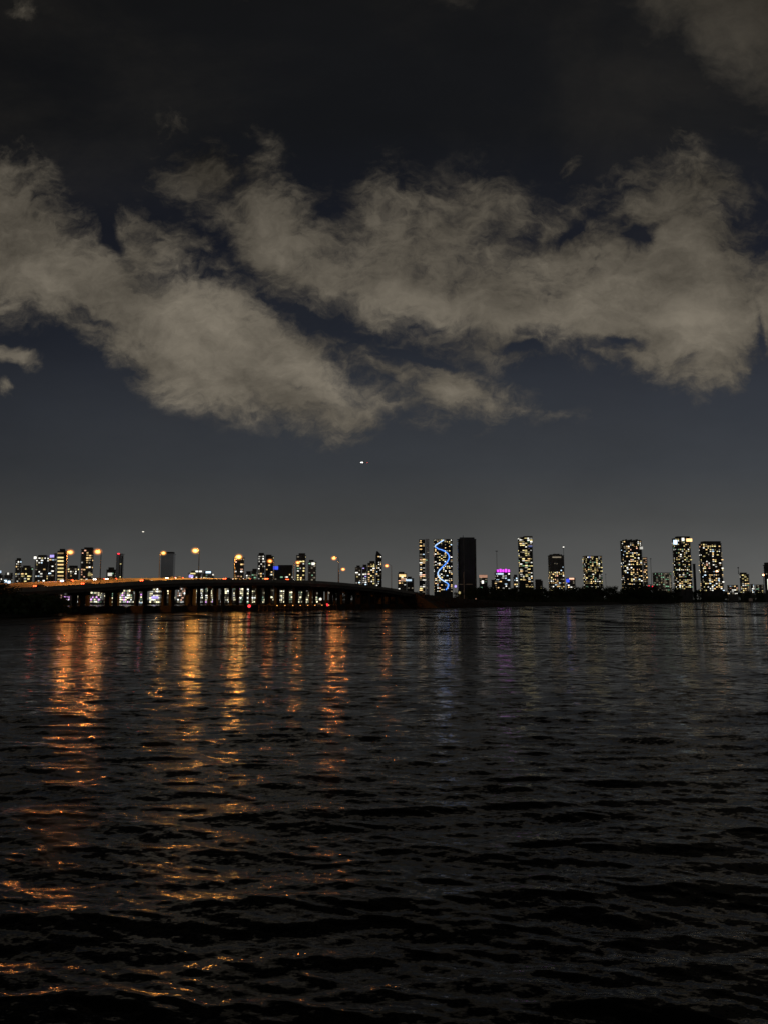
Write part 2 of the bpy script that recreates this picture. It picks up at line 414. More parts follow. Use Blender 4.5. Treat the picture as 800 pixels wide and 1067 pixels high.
def street_lamp(px, py, side, label, inner=False, power=1.0, watt=1.0):
    gb = (.32, .06) if px < 120 else ((.40, .07) if px < 260 else (.31, .06))
    # side -1: near kerb, arm reaches over the road to the left; +1: far kerb, arm reaches right
    pole_px = px + (5.2 if side < 0 else -4.8)
    if side < 0: off = 0.25
    elif inner: off = W1 - 0.3
    else: off = O2 + W2 - 0.25
    t = uu(pole_px, 600); Bq = B0 + PN * off
    s = (Bq.x - t * Bq.y) / (t * D.y - D.x); Y = Bq.y + s * D.y
    zb = parz(s) + (0.35 if inner else (far_lift(s) + 0.35 if side > 0 else 0))
    zt = H + slope(py) * Y
    base = bp(s, off, zb); e = empty('street_lamp', base, label=label, cat='street lamp', group='lamps along the bridge')
    h = zt - zb; a = PN * (1 if side < 0 else -1)
    L = abs(px - pole_px) / F * Y / abs(a.x) * 0.95
    mb = MB(); mb.tube([(0, 0, -0.02), (0, 0, 0.3)], 0.28, 8); mb.tube([(0, 0, 0.3), (0, 0, h * .6), (0, 0, h - 0.6)], [0.19, 0.16, 0.12], 10)
    mb.build('pole', M['polepaint'], e)
    mb = MB(); mb.tube([Vector((0, 0, h - 0.65)), a * L * .25 + Vector((0, 0, h + .25)), a * L * .6 + Vector((0, 0, h + .5)), a * (L - .5) + Vector((0, 0, h + .42))], [0.11, 0.1, 0.085, 0.07], 8)
    mb.build('arm', M['polepaint'], e)
    m4 = Matrix.Translation(a * L + Vector((0, 0, h + .38))) @ Matrix.Rotation(math.atan2(a.y, a.x), 4, 'Z')
    mb = MB(); mb.box(-.65, .45, -.26, .26, 0, .2, 0, m4); mb.box(-.45, .3, -.2, .2, .2, .32, 0, m4)
    hd = mb.build('lamp_head', M['polepaint'], e)
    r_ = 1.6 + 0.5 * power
    link('halo_shell', lamp_halo(power, gb), hd, a * L + Vector((0, 0, h - .25)), (r_, r_, r_ * .85))  # oversized shell added for the painted glow, not a lamp part
    l = bpy.data.lights.new('sodium_bulb', 'POINT'); l.color = (1.0, *gb); l.energy = LP * watt; l.shadow_soft_size = 0.3
    lo = bpy.data.objects.new('sodium_bulb', l); col.objects.link(lo); lo.parent = e; lo.location = a * L + Vector((0, 0, h - .3))
    return e
LA = [
 (74, 575, 1, 'orange street lamp beside the tower with yellow floor bands', 1.0),
 (99.5, 574, -1, 'orange street lamp in front of the lit tower with the red roof sign glow', 1.0),
 (171, 576, 1, 'orange street lamp overlapping the top left corner of the plain grey block', 0.6),
 (202, 573, -1, 'orange street lamp standing alone right of the plain grey block', 1.5),
 (249.5, 580, 1, 'large orange street lamp glowing before the narrow tower with a flat top', 1.7),
 (280.5, 584, -1, 'orange street lamp before the dark tower left of the blue roof sign', 0.6),
 (311, 586, 1, 'orange street lamp at the left side of the tower with yellow bands near the crest', 0.7),
 (347.5, 581, -1, 'highest orange street lamp on the bridge right of the crest', 0.9),
 (358, 593, 1, 'low orange street lamp just right of the highest one', 0.7),
 (402.5, 589, -1, 'last orange street lamp before the right end of the bridge', 0.6),
]
LA[1] = (99.5, 574, -1, 'orange street lamp in front of the tall tower with many small white windows', 1.0)
WATT = (.95, .85, .10, 1.4, 1.8, .07, .10, .6, .08, .05)
for (px, py, side, lab, pw), wt in zip(LA, WATT): street_lamp(px, py, side, lab, inner=px == 249.5, power=pw, watt=wt)

# ------------------------------------------------------------------ cars
def car_mesh():
    body = MB()
    prof_ = [(-2.25, .35), (-2.3, .75), (-2.15, 1.0), (-1.55, 1.05), (-1.0, 1.5), (0.5, 1.55), (1.15, 1.08), (2.1, .92), (2.28, .6), (2.2, .32)]
    n = len(prof_)
    for i in range(n):
        a, b = prof_[i], prof_[(i + 1) % n]
        wa = .72 if a[1] > 1.3 else .9; wb = .72 if b[1] > 1.3 else .9
        body.quad([(a[0], -wa, a[1]), (b[0], -wb, b[1]), (b[0], wb, b[1]), (a[0], wa, a[1])])
    for sg in (-1, 1):
        low = [p for p in prof_ if p[1] < 1.3]; pl = [(p[0], sg * .9, p[1]) for p in low]
        body.quad(pl if sg < 0 else pl[::-1])
        up = [(-1.55, sg * .9, 1.05), (-1.0, sg * .72, 1.5), (0.5, sg * .72, 1.55), (1.15, sg * .9, 1.08)]
        body.quad(up if sg < 0 else up[::-1])
    return body
cb = car_mesh().mesh('body', surf('car_paint', (0.12, 0.12, 0.13), 0.3, 0.4))
wm = MB(); wm.tube([(0, -.11, 0), (0, .11, 0)], 0.33, 14)
wm = wm.mesh('wheel', M['tyre'])
gm = MB(); gm.quad([(-1.5, -.76, 1.1), (-1.03, -.62, 1.47), (-1.03, .62, 1.47), (-1.5, .76, 1.1)])
gm.quad([(.55, -.62, 1.53), (1.1, -.78, 1.13), (1.1, .78, 1.13), (.55, .62, 1.53)]); 
for v in range(len(gm.v)): gm.v[v] = (gm.v[v][0] * 1.015 + (0.03 if gm.v[v][0] > 0 else -0.03), gm.v[v][1], gm.v[v][2] + .02)
gm = gm.mesh('windscreen', M['window_car'])
def lightbox(m):
    b = MB(); b.box(-.06, .06, -.2, .2, -.1, .1); return b.mesh('car_light', m)
LB = {k: lightbox(E[k]) for k in ('head', 'headblue', 'tail')}
def car(px, deck, label, kind='tail', lift=0.0, big=1.0):
    off = 3.4 if deck == 0 else O2 + W2 - 3.4
    t = uu(px, 605); Bq = B0 + PN * off
    s = (Bq.x - t * Bq.y) / (t * D.y - D.x)
    z = parz(s) - 0.85 + (far_lift(s) if deck else 0) + 0.35 * (off - (O2 if deck else 0)) / 16
    rz = math.atan2(D.y, D.x) + (PI if deck else 0)
    e = empty('car', bp(s, off, z), rz, label=label, cat='car', group='cars crossing the bridge')
    link('body', cb, e); link('windscreen', gm, e)
    for x in (-1.4, 1.4):
        for y in (-.82, .82): link('wheel', wm, e, (x, y, .33))
    hk = 'headblue' if kind == 'headblue' else 'head'
    for y in (-.65, .65):
        link('headlight', LB[hk], e, (2.26, y, .72), (1, big, big)); link('taillight', LB['tail'], e, (-2.3, y, .92), (1, big, big * 1.4))
    return e
car(43, 0, 'car with red tail lights near the left end of the bridge', big=1.6)
car(70, 1, 'car with bluish white headlights under the leftmost street lamp', 'headblue', big=2.4)
car(92, 0, 'car with red tail lights left of the second lamp pole', big=1.6)
car(103.5, 1, 'car with white headlights just left of the second lamp pole', 'head', big=1.8)
car(116, 1, 'car with white headlights just right of the second lamp pole', 'head', big=1.6)
car(152.5, 0, 'car with orange red tail lights before the plain grey block', big=1.8)
car(178, 1, 'car with white headlights below the plain grey block', 'head', big=1.6)
car(186, 1, 'car with white headlights right of the plain grey block', 'head', big=1.8)
car(238, 0, 'car with red tail lights left of the narrow flat topped tower', big=1.8)
car(257, 1, 'car with white headlights right of the narrow flat topped tower', 'head', big=1.8)
car(281, 0, 'car with the brightest red tail lights near the bridge crest', big=2.6)
car(302.5, 0, 'car with red tail lights at the crest under the blue roof sign', big=1.8)

# ------------------------------------------------------------------ towers
WIN = {}
def win_mesh(k):
    if k not in WIN:
        b = MB(); b.box(-.5, .5, -.5, .5, -.5, .5); WIN[k] = b.mesh('window', E[k])
    return WIN[k]
PAL = {
 'mix': ['warm'] * 5 + ['yellow'] * 4 + ['white'] * 4 + ['dim'] * 4 + ['pink'] * 1 + ['cool'],
 'yellow': ['yellow'] * 6 + ['warm'] * 2 + ['white'] * 4 + ['dim'] * 2 + ['green'],
 'white': ['white'] * 6 + ['cool'] * 1 + ['dim'] * 5 + ['yellow'] * 2 + ['warm'],
 'cool': ['cool'] * 2 + ['white'] * 5 + ['dim'] * 3 + ['violet'] + ['yellow'] * 2,
 'pink': ['pink'] * 3 + ['warm'] * 4 + ['white'] * 2 + ['dim'] * 2,
 'dim': ['dim'] * 6 + ['green'] * 2 + ['yellow'],
}
def tower(x0, x1, yt, Y, label, name='apartment_tower', cat='apartment tower', wall='facade_dark', pal='mix', lit=0.35, bay=6.5, fh=4.0,
          cham=0.0, pent=True, wmin=0.0, band=False, seed=None, slabs=True, vis_y=612, dr=0.6, top_frac=0.0, group='towers of the far skyline', ww=0.56, wh=0.46, cap=96):
    r = random.Random(seed if seed is not None else int(x0 * 13 + yt * 7))
    a, b = uu(x0, 600), uu(x1, 600)
    if a > 0: w = (b - a) * Y / (1 + dr * a); xl = b * Y - w
    elif b < 0: w = (b - a) * Y / (1 - dr * b); xl = a * Y
    else: w = (b - a) * Y; xl = a * Y
    d = max(8, w * dr); h = H + slope(yt) * Y - 1.6
    e = empty(name, (xl + w / 2, Y, 1.6), label=label, cat=cat, group=group)
    nf = max(2, int(round(h / fh))); fh = h / nf; nb = max(2, int(round(w / bay))); bw = w / nb; nd = max(2, int(round(d / bay))); bd = d / nd
    hw = w / 2
    def outline(g):      # grown outline with cut corners
        c = cham
        return [(-hw - g + c, -g), (hw + g - c, -g), (hw + g, c - g), (hw + g, d + g - c), (hw + g - c, d + g), (-hw - g + c, d + g), (-hw - g, d + g - c), (-hw - g, c - g)] if c > 0 else [(-hw - g, -g), (hw + g, -g), (hw + g, d + g), (-hw - g, d + g)]
    mb = MB(); mb.prism(outline(-0.9), 0, h - 0.3, 0)
    if slabs:
        for i in range(1, nf + 1): mb.prism(outline(0.0), i * fh - 0.3, i * fh + (0.9 if i == nf else 0.12), 1)
        k = max(1, nb // 3)
        for i in range(0, nb + 1, k):
            x = -hw + i * bw
            x = min(max(x, -hw + .5 + cham), hw - .5 - cham); mb.box(x - .35, x + .35, -0.15, 0.2, 0, h - .35, 1)
    else:
        mb.prism(outline(-0.2), h - 0.28, h + 1.2, 1)
        for i in range(nb + 1):
            x = -hw + .9 + (w - 1.8) * i / nb; mb.box(x - .15, x + .15, 0.6, 0.95, 0, h - .35, 1)
    mb.build('wall', [M[wall if wall != 'facade_dark' else 'facade_dark'], M['facade_dark' if wall in ('facade_dark', 'glass_dark') else wall]], e)
    if pent:
        mb = MB(); q = r.uniform(.25, .4); o = r.uniform(-.12, .12) * w; hh = fh * r.uniform(.9, 1.6)
        hh *= .7; mb.box(-w * q + o, w * q + o, d * .2, d * .8, h + .1, h + hh + .9)
        mb.build('roof_plant_room', M['facade_dark'], e)
    # lit windows on the faces turned to the camera
    cells = []
    zmin = H + slope(vis_y) * Y - 6
    for f in range(nf):
        zc = (f + .5) * fh
        if zc + 1.6 < zmin: continue
        up = 1.0 if (top_frac <= 0 or zc < h * top_frac) else 0.12
        if band:
            if r.random() < lit:
                cells.append((f, 'F', 0, r.uniform(.55, .9)))
            continue
        run = r.uniform(.6, 1.5)
        for i in range(nb):
            if r.random() < lit * run * up: cells.append((f, 'F', i, 1))
        for i in range(nd):
            if r.random() < lit * .5 * up: cells.append((f, 'S', i, 1))
    r.shuffle(cells)
    extra = {}
    for ci, (f, face, i, q) in enumerate(cells[:170]):
        zc = (f + .5) * fh; k = r.choice(PAL[pal]); hh = fh * wh * r.uniform(.8, 1.25)
        if band:
            link('window', win_mesh(k), e, (r.uniform(-.1, .1) * w * (1 - q), -0.0 + .8, zc), (w * q, .3, hh)); continue
        if ci >= min(cap, 96):      # past a hundred windows the rest is one part
            b_ = extra.setdefault('mb', MB()); ks = extra.setdefault('k', [])
            if k not in ks: ks.append(k)
            if face == 'F': cx, cw, cy0, cy1 = -hw + .9 + (w - 1.8) * (i + .5) / nb, bw * ww * r.uniform(.3, .7), .65, 1.0
            else:
                sx = -1 if a > 0 else 1; cx, cw = sx * (hw - .82), .17; ym = .9 + (d - 1.8) * (i + .5) / nd; cy0, cy1 = ym - bd * ww / 2, ym + bd * ww / 2
            b_.box(cx - cw, cx + cw, cy0, cy1, zc - hh / 2, zc + hh / 2, ks.index(k)); continue
        if face == 'F':
            link('window', win_mesh(k), e, (-hw + .9 + (w - 1.8) * (i + .5 + r.uniform(-.15, .15)) / nb, .82, zc + r.uniform(-.1, .1) * fh), (bw * ww * r.uniform(.55, 1.6), .35, hh))
        else:
            sx = -1 if a > 0 else 1
            link('window', win_mesh(k), e, (sx * (hw - .82), .9 + (d - 1.8) * (i + .5) / nd, zc), (.35, bd * ww, hh))
    if extra: extra['mb'].build('lit_windows', [E[k] for k in extra['k']], e)['kind'] = 'stuff'
    e['_w'] = w; e['_h'] = h; e['_d'] = d
    return e
def lightbox_on(e, name, k, x0, x1, z0, z1, y=-.9):
    mb = MB(); mb.box(x0, x1, y, y + .7, z0, z1); return mb.build(name, E[k], e)
def local(e, px, py):
    p = at(px, py, e.location.y); return p.x - e.location.x, p.z - e.location.z
def glow(e, name, k, px, py, wpx, hpx):
    x, z = local(e, px, py); s = e.location.y / F
    return lightbox_on(e, name, k, x - wpx * s / 2, x + wpx * s / 2, z - hpx * s / 2, z + hpx * s / 2)
def mast(e, px, ytop, ybot, rad=.8, ball=0.0, k=None):
    x, z1 = local(e, px, ytop); _, z0 = local(e, px, ybot)
    mb = MB(); mb.tube([(x, 6, z0), (x, 6, z1)], [rad, rad * .5], 6); m = mb.build('mast', M['darkmetal'], e)
    if ball: link('beacon', ico(ball, 2, 'beacon', E[k] if k else M['darkmetal']), m, (x, 6, z1))
    return m

lowL = 'low lit buildings'
# left cluster
tower(-6, 4, 602, 1150, 'low pale building at the left edge of the skyline', 'low_building', 'building', 'facade_mid', 'cool', .5, vis_y=615)
g = tower(4, 14, 600, 1100, 'low building with two bluish white lamps on its front', 'low_building', 'building', 'facade_mid', 'dim', .2, vis_y=615)
glow(g, 'flood_light', 'cool', 6.3, 605.6, 2.6, 2.4); glow(g, 'flood_light', 'cool', 10, 606.6, 2.8, 2.8); glow(g, 'flood_light', 'white', 9, 597.8, 1.6, 2)
g = tower(-12, 2, 598, 1300, 'dark block with a white lamp cut by the left edge', 'office_block', 'office block', 'facade_dark', 'cool', .3, vis_y=612)
glow(g, 'flood_light', 'cool', 0.6, 595.8, 2.4, 2.4)
tower(15.5, 21.5, 584, 1250, 'slim white lit tower, leftmost of the tall cluster', pal='white', lit=.62, wall='facade_mid', bay=4.5, vis_y=611)
tower(21.5, 35, 591.5, 1220, 'shorter lit block with yellow greenish windows at the left cluster', pal='yellow', lit=.55, wall='facade_mid', bay=5, vis_y=611)
g = tower(36, 51, 580.5, 1300, 'stepped tower with a white roof lamp on its left corner', pal='white', lit=.42, wall='facade_mid', bay=5, vis_y=611)
glow(g, 'roof_light', 'white', 37.2, 581.2, 2.4, 2.4); x, z = local(g, 46, 578)
g = tower(50, 58.5, 579.5, 1320, 'tower with a slanted pink lit crown in the left cluster', pal='white', lit=.38, wall='facade_mid', bay=5, pent=False, vis_y=611)
w_, h_, d_ = g['_w'], g['_h'], g['_d']
mb = MB(); mb.quad([(-w_ / 2, 0, h_), (w_ / 2, 0, h_), (w_ / 2, 0, h_ + 5.5)]); mb.quad([(-w_ / 2, d_, h_), (w_ / 2, d_, h_ + 5.5), (w_ / 2, d_, h_)]); mb.quad([(-w_ / 2, 0, h_), (w_ / 2, 0, h_ + 5.5), (w_ / 2, d_, h_ + 5.5), (-w_ / 2, d_, h_)]); mb.quad([(w_ / 2, 0, h_), (w_ / 2, d_, h_), (w_ / 2, d_, h_ + 5.5), (w_ / 2, 0, h_ + 5.5)])
mb.build('crown_wedge', M['facade_pale'], g); glow(g, 'crown_light', 'violet', 54.7, 579.5, 4.2, 2.6)
g = tower(59, 69.5, 574.5, 1280, 'tower striped with full width yellow floor bands', pal='dim', lit=0, wall='facade_dark', vis_y=611)
for i, yy in enumerate([576.5, 581, 584.6, 588.4, 592.2, 596, 600, 603.6, 607]): glow(g, 'lit_floor_band', 'yellow' if i % 3 else 'warm', 63.6, yy, 6.0, 1.3)
tower(70, 83, 592, 1350, 'pale low block between the striped tower and the tall white windowed one', 'office_block', 'office block', 'facade_pale', 'white', .6, bay=5, vis_y=611)
g = tower(83.5, 97.5, 572.5, 1260, 'tall tower dotted with small white windows behind the second lamp', pal='pink', lit=.42, wall='facade_mid', bay=5, vis_y=609)
glow(g, 'flood_light', 'yellow', 94, 598.6, 3.4, 3.2)
g = tower(111, 121.5, 594, 1300, 'low dark building with one white lit floor left of the slender twin slab', 'office_block', 'office block', 'facade_dark', 'dim', .2, vis_y=606)
glow(g, 'lit_hall', 'white', 115, 598.5, 4.2, 3.2)
g = tower(120.3, 129.5, 577.5, 1400, 'slender dark slab tower with a red beacon on its roof', 'office_tower', 'office tower', 'glass_facade', 'dim', .02, slabs=False, pent=False, vis_y=606)
mb = MB(); x, z = local(g, 125.3, 577); mb.box(x - .8, x + .8, -.6, .3, 0, z); mb.build('vertical_fin', M['facade_pale'], g)
mb = MB(); x2, _ = local(g, 128, 577); mb.box(x2 - 1.6, x2 + 1.0, .3, .89, 0, z - 4); mb.build('vertical_recess', M['facade_dark'], g)
glow(g, 'beacon', 'red', 124, 577, 2.2, 1.2)
g = tower(167, 183.2, 577.5, 1250, 'plain unlit grey office block with a dark flat roof', 'office_block', 'office block', 'glass_facade', 'dim', .0, slabs=False, pent=False, vis_y=606)
mb = MB(); x0_, z0_ = local(g, 172, 577.2); x1_, z1_ = local(g, 180, 575.8); mb.box(x0_, x1_, 2, 14, g['_h'] + 1.0, g['_h'] + 4.2); mb.build('roof_plant_room', M['facade_dark'], g)
g = tower(196.5, 211, 597.5, 1150, 'low venue with violet and white lights on its stepped roof', 'low_building', 'building', 'facade_mid', 'cool', .5, bay=4, vis_y=606)
glow(g, 'roof_light', 'violet', 199.5, 600.5, 4.5, 2.6); glow(g, 'roof_light', 'white', 207.5, 595.4, 6.5, 1.5); glow(g, 'roof_light', 'yellow', 201.5, 597.6, 5, 1.2)
g = tower(211, 224, 598, 1180, 'low building with a pale blue roof lamp right of the violet venue', 'low_building', 'building', 'facade_mid', 'dim', .5, bay=4, vis_y=606)
glow(g, 'roof_light', 'cool', 217.5, 596.3, 5.2, 1.8); glow(g, 'flood_light', 'white', 222.5, 598.8, 1.6, 1.4)
g = tower(243.5, 255, 581.5, 1200, 'narrow flat topped tower with yellow windows directly behind the large lamp', pal='pink', lit=.5, wall='facade_mid', bay=5, pent=False, vis_y=604)
tower(255.5, 262, 598.5, 1180, 'tiny lit block right of the narrow flat topped tower', 'low_building', 'building', 'facade_mid', 'warm' if False else 'white', .6, bay=4, vis_y=605)
tower(262, 268, 595.5, 1300, 'dim grey block left of the dark corner tower', 'low_building', 'building', 'facade_mid', 'dim', .4, bay=4, vis_y=605)
tower(268.5, 276.5, 578.5, 1220, 'dark tower with white windows down its left edge', pal='white', lit=.5, wall='facade_dark', bay=4.5, vis_y=604)
tower(276.5, 285.5, 580, 1240, 'broad dark tower behind the sixth lamp with few lit windows', pal='warm' if False else 'mix', lit=.22, wall='facade_dark', bay=4.5, vis_y=604)
g = tower(285.5, 305.5, 591.5, 1150, 'wide low block with green and yellow windows under a blue roof sign', 'office_block', 'office block', 'facade_dark', 'yellow', .28, bay=5, vis_y=604)
glow(g, 'roof_sign', 'blue', 287.6, 591.8, 5.0, 3.4)
tower(308.5, 319, 579, 1250, 'tower with yellow windows just right of the seventh lamp', pal='yellow', lit=.5, wall='facade_mid', bay=5, vis_y=605)
g = tower(321, 330, 586, 1300, 'dim grey tower with one white roof lamp near the bridge crest', pal='dim', lit=.35, wall='facade_pale', bay=5, vis_y=606)
glow(g, 'roof_light', 'white', 326.5, 587.4, 3.0, 2.4)
tower(370, 377, 591.5, 1500, 'pale lit tower, leftmost of the group below the pointed tower', pal='white', lit=.6, wall='facade_pale', bay=6, vis_y=610)
tower(377.3, 382.8, 591.0, 1480, 'narrow tower with bluish windows second in the pointed tower group', pal='cool', lit=.55, wall='facade_mid', bay=6, vis_y=610)
tower(383, 391, 587, 1520, 'tower with warm lower floors left of the pointed tower', pal='mix', lit=.48, wall='facade_mid', bay=6, vis_y=610)
g = tower(391.3, 398, 579, 1560, 'tall tower rising to a slanted point left of the last lamp', pal='white', lit=.42, wall='facade_dark', bay=5, pent=False, vis_y=611)
w_, h_, d_ = g['_w'], g['_h'], g['_d']
mb = MB(); q = w_ / 2 - .3
for y_ in (0.4, d_ - .4): 
    tri = [(-q, y_, h_ + .6), (q, y_, h_ + .6), (-q * .3, y_, h_ + 9.5), (-q * .75, y_, h_ + 9.5)]; mb.quad(tri if y_ < 1 else tri[::-1])
a_ = [(-q, .4, h_ + .6), (-q, d_ - .4, h_ + .6), (-q * .75, d_ - .4, h_ + 9.5), (-q * .75, .4, h_ + 9.5)]; mb.quad(a_[::-1])
mb.quad([(q, .4, h_ + .6), (q, d_ - .4, h_ + .6), (-q * .3, d_ - .4, h_ + 9.5), (-q * .3, .4, h_ + 9.5)]); mb.quad([(-q * .75, .4, h_ + 9.5), (-q * .3, .4, h_ + 9.5), (-q * .3, d_ - .4, h_ + 9.5), (-q * .75, d_ - .4, h_ + 9.5)])
mb.build('spire', M['facade_dark'], g)
g = tower(414, 423.5, 598, 1450, 'low block with a warm lit roof terrace right of the last lamp', 'hotel', 'hotel', 'facade_mid', 'pink', .45, bay=6, vis_y=615)
glow(g, 'roof_light', 'warm', 419, 599.8, 7, 2.4); glow(g, 'roof_light', 'pink', 420, 604, 5, 2)
g = tower(423.5, 431, 603, 1430, 'small dark block with a pale blue light strip', 'office_block', 'office block', 'facade_dark', 'dim', .1, bay=6, vis_y=617)
glow(g, 'light_strip', 'cool', 425.5, 604.6, 6, 1.8)

tower(436.3, 442.8, 562.5, 1900, 'dark slim tower with horizontal rows of lit balconies left of the blue light curve', pal='mix', lit=.55, wall='facade_dark', bay=8, fh=4.4, pent=False, vis_y=616, ww=.8)
g = tower(442.9, 447.3, 562, 1930, 'plain grey glass slab joined to the slim lit tower', 'office_tower', 'office tower', 'glass_facade', 'dim', .03, slabs=False, pent=False, vis_y=616)
g = tower(451.5, 471.5, 562, 1900, 'wide tower with a winding blue light curve running down its front', pal='mix', lit=.44, wall='facade_dark', bay=5.2, fh=4.0, pent=False, vis_y=615, cap=98)
pts = [(461.9,562.7),(458.5,564.8),(455,567.0),(452.8,569.2),(454.8,570.8),(456.6,572),(460,573),(463.3,574.6),(466.3,577),(467.6,580),(467,583),(465,586.2),(462,589.4),(459.1,592.3),(456.8,595),(455.8,597.5),(456.4,600.2),(458.5,603),(461.4,605),(464.6,606.9),(466.6,608.6),(467,610),(466,612.3),(464.2,614.6)]
def spline(pts, n=4):
    o = []
    for i in range(len(pts) - 1):
        p0, p1, p2, p3 = [pts[max(0, min(len(pts) - 1, i + j))] for j in (-1, 0, 1, 2)]
        for k in range(n):
            t = k / n
            o.append(tuple(.5 * ((2 * p1[c]) + (-p0[c] + p2[c]) * t + (2 * p0[c] - 5 * p1[c] + 4 * p2[c] - p3[c]) * t * t + (-p0[c] + 3 * p1[c] - 3 * p2[c] + p3[c]) * t ** 3) for c in (0, 1)))
    o.append(pts[-1]); return o
sp_ = spline(pts)
for i, (lo, hi, k) in enumerate(((0, 14, 'ledw'), (13, 54, 'led'), (53, 76, 'ledw'), (75, len(sp_), 'led'))):
    mb = MB(); L_ = []
    for p in sp_[lo:hi + 1]:
        x, z = local(g, *p); L_.append((x, -.5, z))
    mb.tube(L_, 1.35, 6); mb.build('light_curve', E[k], g)
g = tower(475.8, 496.6, 562, 1700, 'broad unlit black tower with a pale vertical edge line', 'office_tower', 'office tower', 'glass_dark', 'dim', .0, slabs=False, pent=False, cham=4, vis_y=620)
mb = MB(); x, z = local(g, 482.6, 561); mb.box(x - .75, x + .75, -.5, .55, 0, z); mb.build('vertical_fin', M['facade_mid'], g)
x0_, _ = local(g, 479, 560); x1_, z1_ = local(g, 494, 559.8); mb = MB(); mb.box(x0_, x1_, 3, 22, g['_h'] + 1.1, z1_); mb.build('roof_plant_room', M['glass_dark'], g)
mast(g, 482.3, 557.6, 561, 1.0)
g = tower(498.5, 507.5, 601, 1500, 'small round topped pavilion with a peach glow right of the black tower', 'low_building', 'building', 'facade_dark', 'dim', .2, bay=6, vis_y=616)
glow(g, 'lit_crown', 'pink', 503, 600.5, 8.5, 2.8); glow(g, 'flood_light', 'white', 502.5, 606.5, 2, 3)
g = tower(514.5, 531.5, 597, 1500, 'hotel with a row of magenta lights along its roof', 'hotel', 'hotel', 'facade_mid', 'cool', .4, bay=6, vis_y=612)
for i in range(5): glow(g, 'roof_light', 'magenta', 518 + i * 2.9, 594.8 - .25 * (i % 2), 2.0, 3.4 if i % 2 else 2.6)
glow(g, 'roof_light', 'cool', 521, 598, 6, 1.4)
tower(511, 523, 604.6, 1450, 'low wing with peach windows before the magenta lit hotel', 'low_building', 'building', 'facade_dark', 'pink', .55, bay=5, pent=False, vis_y=612)
tower(534, 539.3, 601.5, 1500, 'tiny pale lit block left of the tall flat topped tower', 'low_building', 'building', 'facade_pale', 'white', .5, bay=5, vis_y=612)
g = tower(539.5, 555.3, 560, 1800, 'tall tower with wide yellow balcony windows, nothing tall beside it', pal='yellow', lit=.46, wall='facade_dark', bay=6.2, fh=4.2, vis_y=612, pent=False, ww=.8)
mb = MB(); w_, h_ = g['_w'], g['_h']; mb.box(-w_ * .1, w_ * .5, .5, 20, h_ + .9, h_ + 3.5); mb.build('roof_plant_room', M['facade_pale'], g)
glow(g, 'blue_window', 'dimblue', 552, 569, 4, 1.8)
tower(556.5, 565, 605.5, 1500, 'dark low block at the foot of the tall flat topped tower', 'low_building', 'building', 'facade_dark', 'dim', .2, bay=5, vis_y=612)
g = tower(570.5, 588, 579, 1700, 'grey tower with a notched roof and lights only on its lower half', pal='mix', lit=.7, wall='facade_mid', bay=5, fh=4.0, top_frac=.66, vis_y=613, pent=False)
w_, h_ = g['_w'], g['_h']; mb = MB()
for k, (a_, b_) in enumerate(((-.42, -.25), (-.18, -.02), (.05, .2), (.27, .36))): mb.box(w_ * a_, w_ * b_, 1, 16, h_ + .9, h_ + (4.5 if k in (1, 2) else 3))
mb.build('roof_parapet', M['facade_dark'], g); glow(g, 'lit_floor_band', 'dim', 579.5, 580.6, 9, 1.0)
g = tower(589, 599, 602.5, 1550, 'low block with a blue and white sign between two towers', 'low_building', 'building', 'facade_mid', 'white', .35, bay=5, pent=False, vis_y=613)
glow(g, 'wall_sign', 'blue', 591, 605, 3.2, 3.6); glow(g, 'lit_crown', 'pink', 595, 603, 5, 1.5)
g = tower(606.5, 628, 579.5, 1700, 'wide squarish tower with dense green yellow windows', pal='yellow', lit=.55, wall='facade_dark', bay=4.8, fh=4.0, cham=3, vis_y=612, pent=False)
glow(g, 'blue_window', 'dimblue', 613.5, 580.5, 2.2, 1.6)
g = tower(646.5, 669.5, 563.5, 1800, 'broad tall tower with a ragged parapet and many warm windows', pal='mix', lit=.40, wall='facade_dark', bay=5.0, fh=4.0, vis_y=612, pent=False)
w_, h_ = g['_w'], g['_h']; mb = MB()
for k in range(7): mb.box(-w_ / 2 + w_ * (k + .1) / 7, -w_ / 2 + w_ * (k + .1 + r_) / 7 if (r_ := .35 + .1 * (k % 3)) else 0, 1, 10, h_ + .9, h_ + 2.5 + 1.4 * (k % 2))
mb.build('roof_parapet', M['facade_dark'], g); glow(g, 'flood_light', 'white', 667.6, 571, 3.2, 2.6)
g = tower(669.8, 674.6, 581, 1780, 'narrow lower wing on the right of the broad ragged topped tower', pal='pink', lit=.45, wall='facade_mid', bay=5, fh=4.6, vis_y=612, pent=False)
g = tower(679, 699.5, 597, 1700, 'pale low apartment slab with dim vertical rows of lights', 'apartment_block', 'apartment block', 'facade_pale', 'dim', .5, bay=5.5, vis_y=614, pent=False)
glow(g, 'stair_light', 'dim', 692, 605, 1.2, 15); glow(g, 'stair_light', 'dim', 697.5, 606, .9, 13)
g = tower(700.5, 721.5, 561, 1750, 'tall tower with bluish white floodlit windows on its top corner', pal='yellow', lit=.42, wall='facade_dark', bay=5.0, fh=4.0, cham=3, vis_y=612)
glow(g, 'flood_light', 'cool', 703, 565, 4, 4.5); glow(g, 'flood_light', 'white', 711, 562, 2.4, 3); glow(g, 'flood_light', 'warm', 717.5, 562.8, 6, 3.2)
tower(722, 725, 588, 1900, 'thin dark slab squeezed between the two right hand towers', 'office_tower', 'office tower', 'glass_dark', 'dim', .02, slabs=False, pent=False, vis_y=612)
g = tower(727.5, 754.5, 566.5, 1750, 'wide tower with rounded shoulders and peach and yellow windows', pal='mix', lit=.40, wall='facade_dark', bay=5.2, fh=4.0, cham=6, vis_y=614, pent=False, cap=99)
